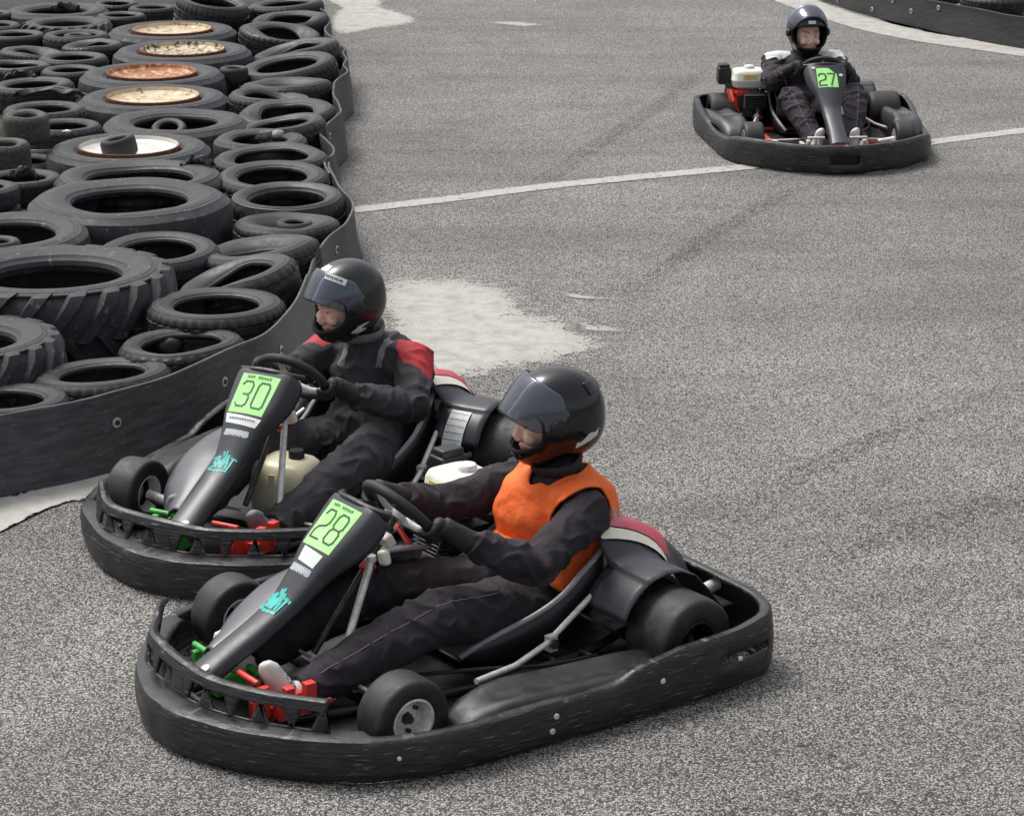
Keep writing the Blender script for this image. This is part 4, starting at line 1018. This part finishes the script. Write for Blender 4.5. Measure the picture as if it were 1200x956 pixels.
# ------------------------------------------------------------------ drivers (built in the frame of their kart)
def fold_fn(seed, amp=.007, joints=()):
    def f(p):
        q = V((p.x*1.0, p.y*1.0, p.z*1.0)); w = V((noise.noise(q*6+V((seed,0,0))), noise.noise(q*6+V((0,seed,0))), noise.noise(q*6+V((0,0,seed)))))*.06
        r = noise.noise((q+w)*13+V((seed, 3, 1))); r = 1-2*abs(r)
        s = noise.noise((q+w*2)*27+V((3, seed, 1)))
        a = amp*.55
        for j, rad in joints: a += amp*.9*sstep(rad, 0, (p-j).length)
        return a*(max(0, r)**2.2*1.5-.45)+amp*.16*s
    return f
def helmet(root, c, yaw, pitch, kind, roll=0):
    R = M.Rotation(yaw, 4, 'Z') @ M.Rotation(pitch, 4, 'Y') @ M.Rotation(roll, 4, 'X')
    X = M.Translation(c) @ R
    if kind == '28': X = X @ M.Scale(1.045, 4)
    if kind == '27': X = X @ M.Diagonal((1.05, 1.05, 1.17, 1))
    def shell(az, el, k=1.0):
        """az from straight ahead, el up; point on the shell"""
        ce, se = cos(el), sin(el); x, y, z = ce*cos(az), ce*sin(az), se
        e = lambda q: (abs(q)**.92)*(1 if q > 0 else -1)
        px, py, pz = e(x)*.158, e(y)*.128, e(z)*.150
        f = max(0, cos(az))
        low = sstep(.05, -.75, z)
        px += .020*f*low*(1.0 if z > -.8 else .8); pz -= .022*low*f; py *= 1-.10*low
        if x < 0: px *= 1.02; pz += -.012*sstep(0, -1, x)*sstep(.2, -.6, z)
        return V((px, py, max(pz, -.158)))*k
    NU, NV = 120, 72
    mb = MB(); vs = [X @ shell(-pi+2*pi*i/NU, -1.25+(1.25+pi/2)*j/NV) for j in range(NV+1) for i in range(NU)]; fs = []
    def opening(az, el):
        return abs(az/1.12)**3.0+abs((el+.05)/.42)**3.0 < 1
    for j in range(NV):
        for i in range(NU):
            az = -pi+2*pi*(i+.5)/NU; el = -1.25+(1.25+pi/2)*(j+.5)/NV
            if opening(az, el): continue
            fs.append((j*NU+i, j*NU+(i+1) % NU, (j+1)*NU+(i+1) % NU, (j+1)*NU+i))
    mb.add(vs, fs)
    hm = mb.mesh('helmet', [HELM if kind != '30' else HELM2, PAD], 50)
    o = link('helmet', hm, root); q = o.modifiers.new('solid', 'SOLIDIFY'); q.thickness = .012; q.offset = -1; q.material_offset = 1; q.material_offset_rim = 1
    # lining, opening edge
    l = MB(); pts = []
    for k in range(72):
        t = 2*pi*k/72; ca, sa = cos(t), sin(t)
        az = 1.12*(abs(ca)**(2/3.0))*(1 if ca > 0 else -1); el = -.05+.42*(abs(sa)**(2/3.0))*(1 if sa > 0 else -1); pts.append(X @ shell(az, el, .995))
    l.tube(pts, .0065, 8, closed=True)
    part('edge_seal', l, PAD, o)
    l = MB(); ring = [X @ (shell(2*pi*k/48, -1.22)*.985+V((0,0,.004))) for k in range(48)]; l.tube(ring, .010, 8, closed=True); part('neck_roll', l, PAD, o)
    def patch(name, m, az0, az1, el0, el1, k=1.02, par=None, nu=24, nv=12, pre=None, shape=None, solid=0):
        b = MB(); G = []
        for j in range(nv+1):
            row = []
            for i in range(nu+1):
                a = lerp(az0, az1, i/nu); e = lerp(el0, el1, j/nv)
                if shape: a, e = shape(i/nu, j/nv, a, e)
                p = shell(a, e, k)
                if pre: p = pre @ p
                row.append(X @ p)
            G.append(row)
        smooth_mesh_patch(b, G); return part(name, b, m, par or o, ang=60, solid=solid)
    lift = {'28': -.70, '30': -.64, '27': -1.15}[kind]
    pre = M.Rotation(lift, 4, 'Y')
    vm = {'28': VIS_S, '30': VIS_C, '27': VIS_C}[kind]
    v = patch('visor', vm, -1.50, 1.50, -.42 if kind != '30' else -.30, .42, 1.045, nu=40, nv=16, pre=pre, shape=lambda a, b, az, el: (az, el*(1-.55*sstep(.75, 1.0, abs(2*a-1))) ), solid=.0025)
    for s in (1, -1):
        b = MB(); p = X @ (shell(s*1.42, -.02, 1.05)); n = (R @ V((0, s, 0, 0))).to_3d(); rot = V((0,0,1)).rotation_difference(n).to_matrix()
        b.lathe([(.001,.010),(.018,.010),(.026,.006),(.030,-.006)], 24, c=p, rot=rot, closed=False)
        b.tube([p+n*.008-(R @ V((.016,0,0,0))).to_3d(), p+n*.008+(R @ V((.016,0,0,0))).to_3d()], .004, 6); part('visor_pivot', b, MATS['black_plastic'], o)
    if kind == '28':
        patch('white_decal', WHITE, 1.75, 2.30, -.62, -.44, 1.012, shape=lambda a, b, az, el: (az, el+.26*a-.04*b*sin(a*9)))
        patch('top_vent', HELM2, -.35, .35, .75, .95, 1.012)
        patch('rear_spoiler', HELM, 2.2, 4.08, .45, .75, 1.03, solid=.006)
    if kind == '30':
        pr2 = pre
        d = patch('visor_sticker', WHITE, .30, .95, .24, .40, 1.056, par=v, pre=pr2)
        b = MB()
        for k in range(4):
            def f(u, w, k=k):
                a = .84-.14*(k+u*.7); e = .28+.08*w; P = X @ (pr2 @ shell(a, e, 1.062)); n = (P-V(c)).normalized(); return P, n
            strokes(b, [[(0,0),(.2,1),(.8,.2),(1,1)],[(.2,.5),(.9,.5)]], f, .003)
        part('sticker_print', b, MATS['grey_plastic'], v)
        patch('white_decal', WHITE, 1.30, 1.62, -.92, -.55, 1.015, shape=lambda a, b, az, el: (az+.10*sin(b*8), el))
        patch('top_decal', PAPER, -.5, .35, 1.12, 1.35, 1.012)
    if kind == '27':
        patch('forehead_sticker', WHITE, -.22, .16, .46, .60, 1.012)
    return X, shell

def head_pts(X, body):
    """head forms (for the remeshed body) in the helmet's frame"""
    f = lambda p: (X @ V(p))
    R = X.to_3x3()
    body.ell(f((.005, 0, .0)), (.098, .076, .115), 24, 16, R); body.ell(f((.045, 0, -.055)), (.052, .054, .060), 20, 12, R)
    body.ell(f((.068, 0, -.098)), (.028, .032, .022), 16, 10, R)
    body.ell(f((.094, 0, .034)), (.016, .052, .012), 16, 8, R)
    body.tube([f((.096, 0, .018)), f((.108, 0, -.008)), f((.118, 0, -.032))], [.0085, .0105, .0135], 12); body.ell(f((.110, 0, -.038)), (.013, .019, .010), 14, 8, R)
    for s in (1, -1):
        body.ell(f((.080, s*.040, -.030)), (.026, .024, .024), 16, 10, R)
        body.ell(f((-.012, s*.078, -.01)), (.022, .008, .030), 12, 8, R)
    body.ell(f((.096, 0, -.062)), (.014, .026, .0065), 14, 8, R); body.ell(f((.094, 0, -.074)), (.013, .022, .007), 14, 8, R)
def person(kind, pos, yaw, label, J, cols):
    root = empty('person', (pos[0], pos[1], 0), radians(yaw)); tag(root, label, 'person', 'helmeted drivers')
    hc, hy, hp = J['head']; X, shell = helmet(root, V(hc), hy, hp, kind, J.get('roll', 0))
    sh, el, wr, hip, kn, an = J['sh'], J['el'], J['wr'], J['hip'], J['kn'], J['an']
    hipc = V(J['hipc']); chest = V(J['chest']); neck = V(J['neck']); waist = hipc.lerp(chest, .5)+V((-.03, 0, 0))
    # body: one continuous surface, head to ankles
    b = MB(); Xh = X @ M.Translation((.016, 0, -.020)); head_pts(Xh, b)
    b.tube([neck+V((0,0,-.03)), neck.lerp(V(hc), .45), V(hc)+V((0,0,-.03))], [.062, .055, .055], 16)
    b.tube([hipc, waist, chest, neck+V((0,0,-.03))], [(.10,.14), (.085,.12), (.095,.145), (.06,.07)], 18)
    for i in (0, 1):
        b.tube([chest+V((0,0,.05)), V(sh[i]), V(el[i]), V(wr[i])], [.06, .050, .036, .026], 12)
        b.tube([hipc, V(hip[i]), V(kn[i]), V(an[i])], [.08, .075, .050, .034], 12)
    me = remesh(b, [SKIN, LIPS, BROW, PAD], 'body', .0055, 3)
    Xi = Xh.inverted()
    for p in me.polygons:
        q = Xi @ p.center
        if q.x > .05:
            if -.080 < q.z < -.055 and abs(q.y) < .024 and q.x > .092: p.material_index = 1
            elif abs(q.z-.034-.10*(.03-abs(abs(q.y)-.03))) < .0045 and .012 < abs(q.y) < .050: p.material_index = 2
        if q.x < .02 or q.z < -.105: p.material_index = 3          # dark balaclava under the helmet
    link('body', me, root)
    R3 = Xh.to_3x3()
    for s in (1, -1):
        e = MB(); p = Xh @ V((.086, s*.032, .008)); e.ell(p, (.0115, .0115, .0068), 16, 10, R3); ey = part('eye', e, EYEW, root)
        e = MB(); q = Xh @ V((.0952, s*.031, .006)); e.ell(q, (.0028, .0052, .0048), 12, 8, R3); part('iris', e, IRIS, ey)
    # overalls
    b = MB(); m0 = cols['suit']; bk = J.get('bulk', 1.0)
    b.tube([hipc+V((.02,0,-.02)), hipc+V((-.0,0,.06)), waist, chest, chest.lerp(neck, .62), neck+V((0,0,.0)), neck+V((.01,0,.035))], [(.10*bk,.165), (.125*bk,.172*bk), (.115*bk,.155*bk), (.125*bk,.178*bk), (.095,.150*bk), (.066,.078), (.062,.070)], 24)
    b.ell(hipc+V((-.02, 0, -.0)), (.15, .185, .10), 20, 12)
    for i in (0, 1):
        S_, E_, W_ = V(sh[i]), V(el[i]), V(wr[i])
        b.tube([chest.lerp(neck, .35), S_.lerp(chest, .3)+V((0,0,.01)), S_, S_.lerp(E_, .5), E_, E_.lerp(W_, .35), E_.lerp(W_, .8), W_], [.07, .088, .082, .071, .065, .062, .052, .045], 16)
        H_, K_, A_ = V(hip[i]), V(kn[i]), V(an[i])
        b.tube([hipc, H_, H_.lerp(K_, .45), K_, K_.lerp(A_, .3), K_.lerp(A_, .75), A_], [.10, .108, .098, .088, .083, .070, .062], 18)
    jts = [(V(q), .14) for q in (*el, *kn)]+[(waist, .16), (hipc, .2)]+[(V(q), .10) for q in (*an, *wr)]
    me = remesh(b, [m0]+cols.get('extra', []), 'overalls', .0075, 6, fold_fn(len(kind)+float(kind), .0125, jts))
    if cols.get('paint'):
        for p in me.polygons: p.material_index = cols['paint'](p.center)
    ov = link('overalls', me, root)
    # stitched seams along the legs and sleeves
    if kind in ('27', '28'):
        from mathutils.bvhtree import BVHTree
        bv = BVHTree.FromPolygons([v.co for v in me.vertices], [p.vertices for p in me.polygons])
        def seam(a, b_, c_, dirs, name):
            out = []
            for k in range(31):
                u = k/30; q = a.lerp(b_, u*2) if u < .5 else b_.lerp(c_, u*2-1)
                hit = bv.ray_cast(q+dirs*.4, -dirs, .6)
                if hit[0] is not None: out.append(hit[0]+hit[1]*.0006)
            if len(out) > 4:
                sm = MB(); sm.tube(out, .0013, 6); part(name, sm, THREAD, ov)
        for i, s in ((0, 1), (1, -1)):
            H_, K_, A_ = V(hip[i]), V(kn[i]), V(an[i])
            seam(H_.lerp(K_, .35), K_, A_.lerp(K_, .12), V((.15, s*.6 if kind == '28' else s*.25, .75)).normalized(), 'stitching')
            S_, E_, W_ = V(sh[i]), V(el[i]), V(wr[i])
            if kind == '27': seam(S_.lerp(E_, .3), E_, W_.lerp(E_, .15), V((.1, s*.8, .5)).normalized(), 'stitching')
    # collar
    c = MB(); ring = []
    for k in range(32):
        t = 2*pi*k/32; ring.append(neck+V((.012+.072*cos(t), .080*sin(t), .028-.022*cos(t)+.004*sin(3*t))))
    c.tube(ring, [(.026, .010)]*32, 10, closed=True); part('collar', c, cols.get('collar', m0), ov)
    # gloves round the rim
    for i, s in ((0, 1), (1, -1)):
        th = J['grip'][i]; C = sw_pt(th); Tn = (SW_U*-sin(th)+SW_Y*cos(th)).normalized()*(1 if s > 0 else -1); Or = (C-SW_C).normalized(); Nw = SW_N
        g = MB(); wv = V(wr[i])
        palm = C+Or*.026+Nw*.030
        g.tube([wv.lerp(palm, -.12), wv.lerp(palm, .35), wv.lerp(palm, .8), palm], [(.040,.040), (.037,.037), (.036,.030), (.030,.036)], 14)
        zb = palm-C; Rm = M((Tn, Or, Nw)).transposed()
        g.ell(palm-Or*.004-Nw*.004, (.043, .026, .026), 18, 12, Rm)
        for k in range(4):
            off = (.033-.0215*k); base = C+Tn*off*-1
            ln = [1.75, 2.0, 1.9, 1.6][k]; pts = []
            for q in range(9):
                a = radians(38)-q/8*ln*1.55; r = .0275
                pts.append(base+Or*r*cos(a)+Nw*r*sin(a)+Tn*.002*q*(1.5-k)/3)
            g.tube([palm-Tn*off*.9+Or*.006]+pts, [.0125]+[.0118-.0004*q for q in range(9)], 10)
            g.ell(pts[-1], (.0085, .0085, .0085), 10, 8); g.ell(pts[1]+Or*.003+Nw*.002, (.0125, .0125, .0125), 10, 8)
        tp = [palm+Tn*.022-Or*.010, C+Tn*.040-Or*.004+Nw*.029, C+Tn*.054-Or*.020+Nw*.024, C+Tn*.056-Or*.030+Nw*.012]
        g.tube(tp, [.015, .0135, .0125, .0105], 10); g.ell(tp[-1], (.0105, .0105, .0105), 10, 8)
        link('glove', remesh(g, GLOVE, 'glove', .0042, 2, lambda p: .0012*noise.noise(p*70)), root)
    # shoes
    for i, s in ((0, 1), (1, -1)):
        A_ = V(an[i]); K_ = V(kn[i]); toe = V(J['toe'][i]); heel = A_+V((.015, 0, -.065)); d = (toe-heel).normalized()
        up = V((-d.z, 0, d.x)); up = -up if up.x > 0 else up
        b = MB(); b.tube([heel-d*.02, heel+d*.05, heel+d*.13, toe, toe+d*.025], [(.034,.028), (.038,.033), (.032,.037), (.025,.036), (.012,.022)], 16)
        b.tube([A_+(A_-K_).normalized()*-.03, A_, heel+d*.045+up*.02], [.042, .044, .044], 14)
        so = link('shoe', remesh(b, cols['shoe'], 'shoe', .007, 4), root)
        l = MB()
        for k in range(4):
            p = heel+d*(.075+.020*k)+up*(.040-.003*k); l.tube([p+V((0,-.026,0))-up*.006, p+up*.004, p+V((0,.026,0))-up*.006], .0035, 6)
        part('laces', l, cols.get('lace', SHOEG), so)
    if kind == '28':
        # orange bib worn over the overalls: follows their surface, open at neck and arms
        ax = (neck-hipc).normalized(); Lx = (neck-hipc).length; bm = bmesh.new(); bm.from_mesh(me); kill = []
        def arm(p):
            for S_, E_ in zip(sh, el):
                A0 = V(S_)+V((.012, .040 if S_[1] > 0 else -.040, -.016)); d = V(E_)-A0; t = min(1, max(0, (p-A0).dot(d)/d.length_squared))
                if (p-A0-d*t).length < (.097 if S_[1] > 0 else .125): return True
            return False
        for f in bm.faces:
            p = f.calc_center_median(); t = (p-hipc).dot(ax)/Lx
            fr = p.x-(hipc+ax*t*Lx).x
            legs = t < .10+.95*max(0, fr-.03)
            vneck = t > .84 and abs(p.y) < .045*(t-.84)/.2+.006 and fr > 0
            if legs or t > 1.14 or (t > .82 and ((p-hipc)-ax*t*Lx).length < .076) or arm(p) or vneck: kill.append(f)
        bmesh.ops.delete(bm, geom=kill, context='FACES')
        # keep the largest island, relax its borders, lift it off the cloth below
        seen = set(); best = []
        for f in bm.faces:
            if f in seen: continue
            st_ = [f]; isl = []; seen.add(f)
            while st_:
                g = st_.pop(); isl.append(g)
                for e in g.edges:
                    for h in e.link_faces:
                        if h not in seen: seen.add(h); st_.append(h)
            if len(isl) > len(best): best = isl
        bs = set(best); bmesh.ops.delete(bm, geom=[f for f in bm.faces if f not in bs], context='FACES')
        for _ in range(14):
            mv = {}
            for v in bm.verts:
                if v.is_boundary:
                    nb = [e.other_vert(v) for e in v.link_edges if e.is_boundary]
                    if len(nb) == 2: mv[v] = v.co.lerp((nb[0].co+nb[1].co)/2, .5)
            for v, c in mv.items(): v.co = c
        for _ in range(14):
            mv = {v: v.co.lerp(sum((e.other_vert(v).co for e in v.link_edges), V((0,0,0)))/len(v.link_edges), .5) for v in bm.verts if not v.is_boundary and v.link_edges}
            for v, c in mv.items(): v.co = c
        bm.normal_update(); ff = fold_fn(4.2, .010, [(waist, .25)])
        nn = {v: v.normal.copy() for v in bm.verts}
        for v, n in nn.items(): v.co += n*(.017+.30*ff(v.co))
        vm_ = bpy.data.meshes.new('vest'); bm.to_mesh(vm_); bm.free(); vm_.materials.clear(); vm_.materials.append(ORANGE)
        for p in vm_.polygons: p.use_smooth = True; p.material_index = 0
        link('vest', vm_, root, solid=.007, off=0)
    if kind == '27': root.scale = (1, 1, .92)
    return root

def J28():
    return dict(bulk=1.12, head=((-.452, 0, .762), radians(-20), radians(6)), hipc=(-.36, 0, .155), chest=(-.465, 0, .40), neck=(-.475, 0, .565),
        sh=((-.445, .188, .475), (-.445, -.188, .475)), el=((-.155, .285, .385), (-.16, -.28, .42)), wr=((.025, .185, .475), (.03, -.19, .520)),
        hip=((-.28, .095, .165), (-.28, -.095, .165)), kn=((.20, .215, .270), (.20, -.175, .245)), an=((.645, .155, .125), (.645, -.14, .135)), toe=((.748, .14, .225), (.748, -.125, .235)), grip=(radians(112), radians(-88)))
j = J28()
person('28', *POSE['28'], 'person in a bright orange bib and black helmet driving kart 28', j, dict(suit=SUITP, shoe=SHOEW, collar=SUITP))
j = J28(); j['bulk'] = 1.10; j['head'] = ((-.285, -.045, .755), radians(-26), radians(11)); j['neck'] = (-.385, -.03, .575); j['chest'] = (-.43, 0, .41)
j['sh'] = ((-.40, .192, .50), (-.38, -.192, .50)); j['el'] = ((-.20, .30, .39), (-.14, -.28, .42)); j['kn'] = ((.10, .245, .255), (.26, -.175, .255)); j['an'] = ((.56, .17, .12), (.655, -.14, .14))
j['toe'] = ((.672, .155, .20), (.755, -.125, .24))
def paint30(p):
    if p.z > .47 and abs(p.y) > .085 and p.x < -.30 and p.z > .56-.55*(abs(p.y)-.13): return 1
    if p.z > .48 and .055 < abs(p.y) < .085 and p.x > -.42: return 2
    return 0
person('30', *POSE['30'], 'person in charcoal overalls with red shoulders driving kart 30, clear visor raised', j, dict(suit=SUITG, extra=[SUITR, GREYC], paint=paint30, shoe=SHOEG, collar=GREYC))
j = J28(); j['head'] = ((-.40, .005, .745), radians(4), radians(4)); j['kn'] = ((.24, .215, .385), (.24, -.195, .375)); j['an'] = ((.60, .135, .13), (.60, -.10, .13)); j['toe'] = ((.735, .13, .235), (.735, -.095, .235))
j['bulk'] = 1.18; j['neck'] = (-.46, .0, .595); j['chest'] = (-.46, .0, .43); j['sh'] = ((-.44, .215, .515), (-.44, -.215, .515)); j['grip'] = (radians(84), radians(-80)); j['wr'] = ((.04, .20, .53), (.04, -.20, .53)); j['el'] = ((-.17, .265, .40), (-.17, -.265, .40))
def paint27(p):
    y = abs(p.y)
    if p.z > .49 and .095 < y < .27 and p.z > .572-.42*(y-.09) and -.54 < p.x < -.345: return 1
    return 0
person('27', *POSE['27'], 'person in dark overalls with white shoulder patches driving distant kart 27', j, dict(suit=SUITP, extra=[SUITW], paint=paint27, shoe=SHOEW, collar=SUITP))

# ------------------------------------------------------------------ overcast daylight
SUN_EL, SUN_AZ = radians(60), radians(-48)
nt = W.node_tree; N = nt.nodes; L = nt.links
bg = N['Background']; sky = N.new('ShaderNodeTexSky'); sky.sky_type = 'NISHITA'; sky.sun_disc = False
sky.sun_elevation = SUN_EL; sky.sun_rotation = SUN_AZ; sky.dust_density = 5; sky.air_density = 1.2; sky.ozone_density = .6
hs = N.new('ShaderNodeHueSaturation'); hs.inputs['Saturation'].default_value = .30
L.new(sky.outputs[0], hs.inputs['Color']); L.new(hs.outputs[0], bg.inputs[0]); bg.inputs[1].default_value = .12
sd = bpy.data.lights.new('sun', 'SUN'); sd.energy = 1.5; sd.angle = radians(22); sd.color = (1, .97, .93)
so = bpy.data.objects.new('sun', sd); COL.objects.link(so)
dirv = V((sin(SUN_AZ)*cos(SUN_EL), cos(SUN_AZ)*cos(SUN_EL), sin(SUN_EL)))
so.rotation_euler = (-dirv).to_track_quat('-Z', 'Y').to_euler(); so.location = (0, 0, 20)
vs = S.view_settings; vs.view_transform = 'Standard'; vs.look = 'None'; vs.exposure = .55; vs.gamma = 1
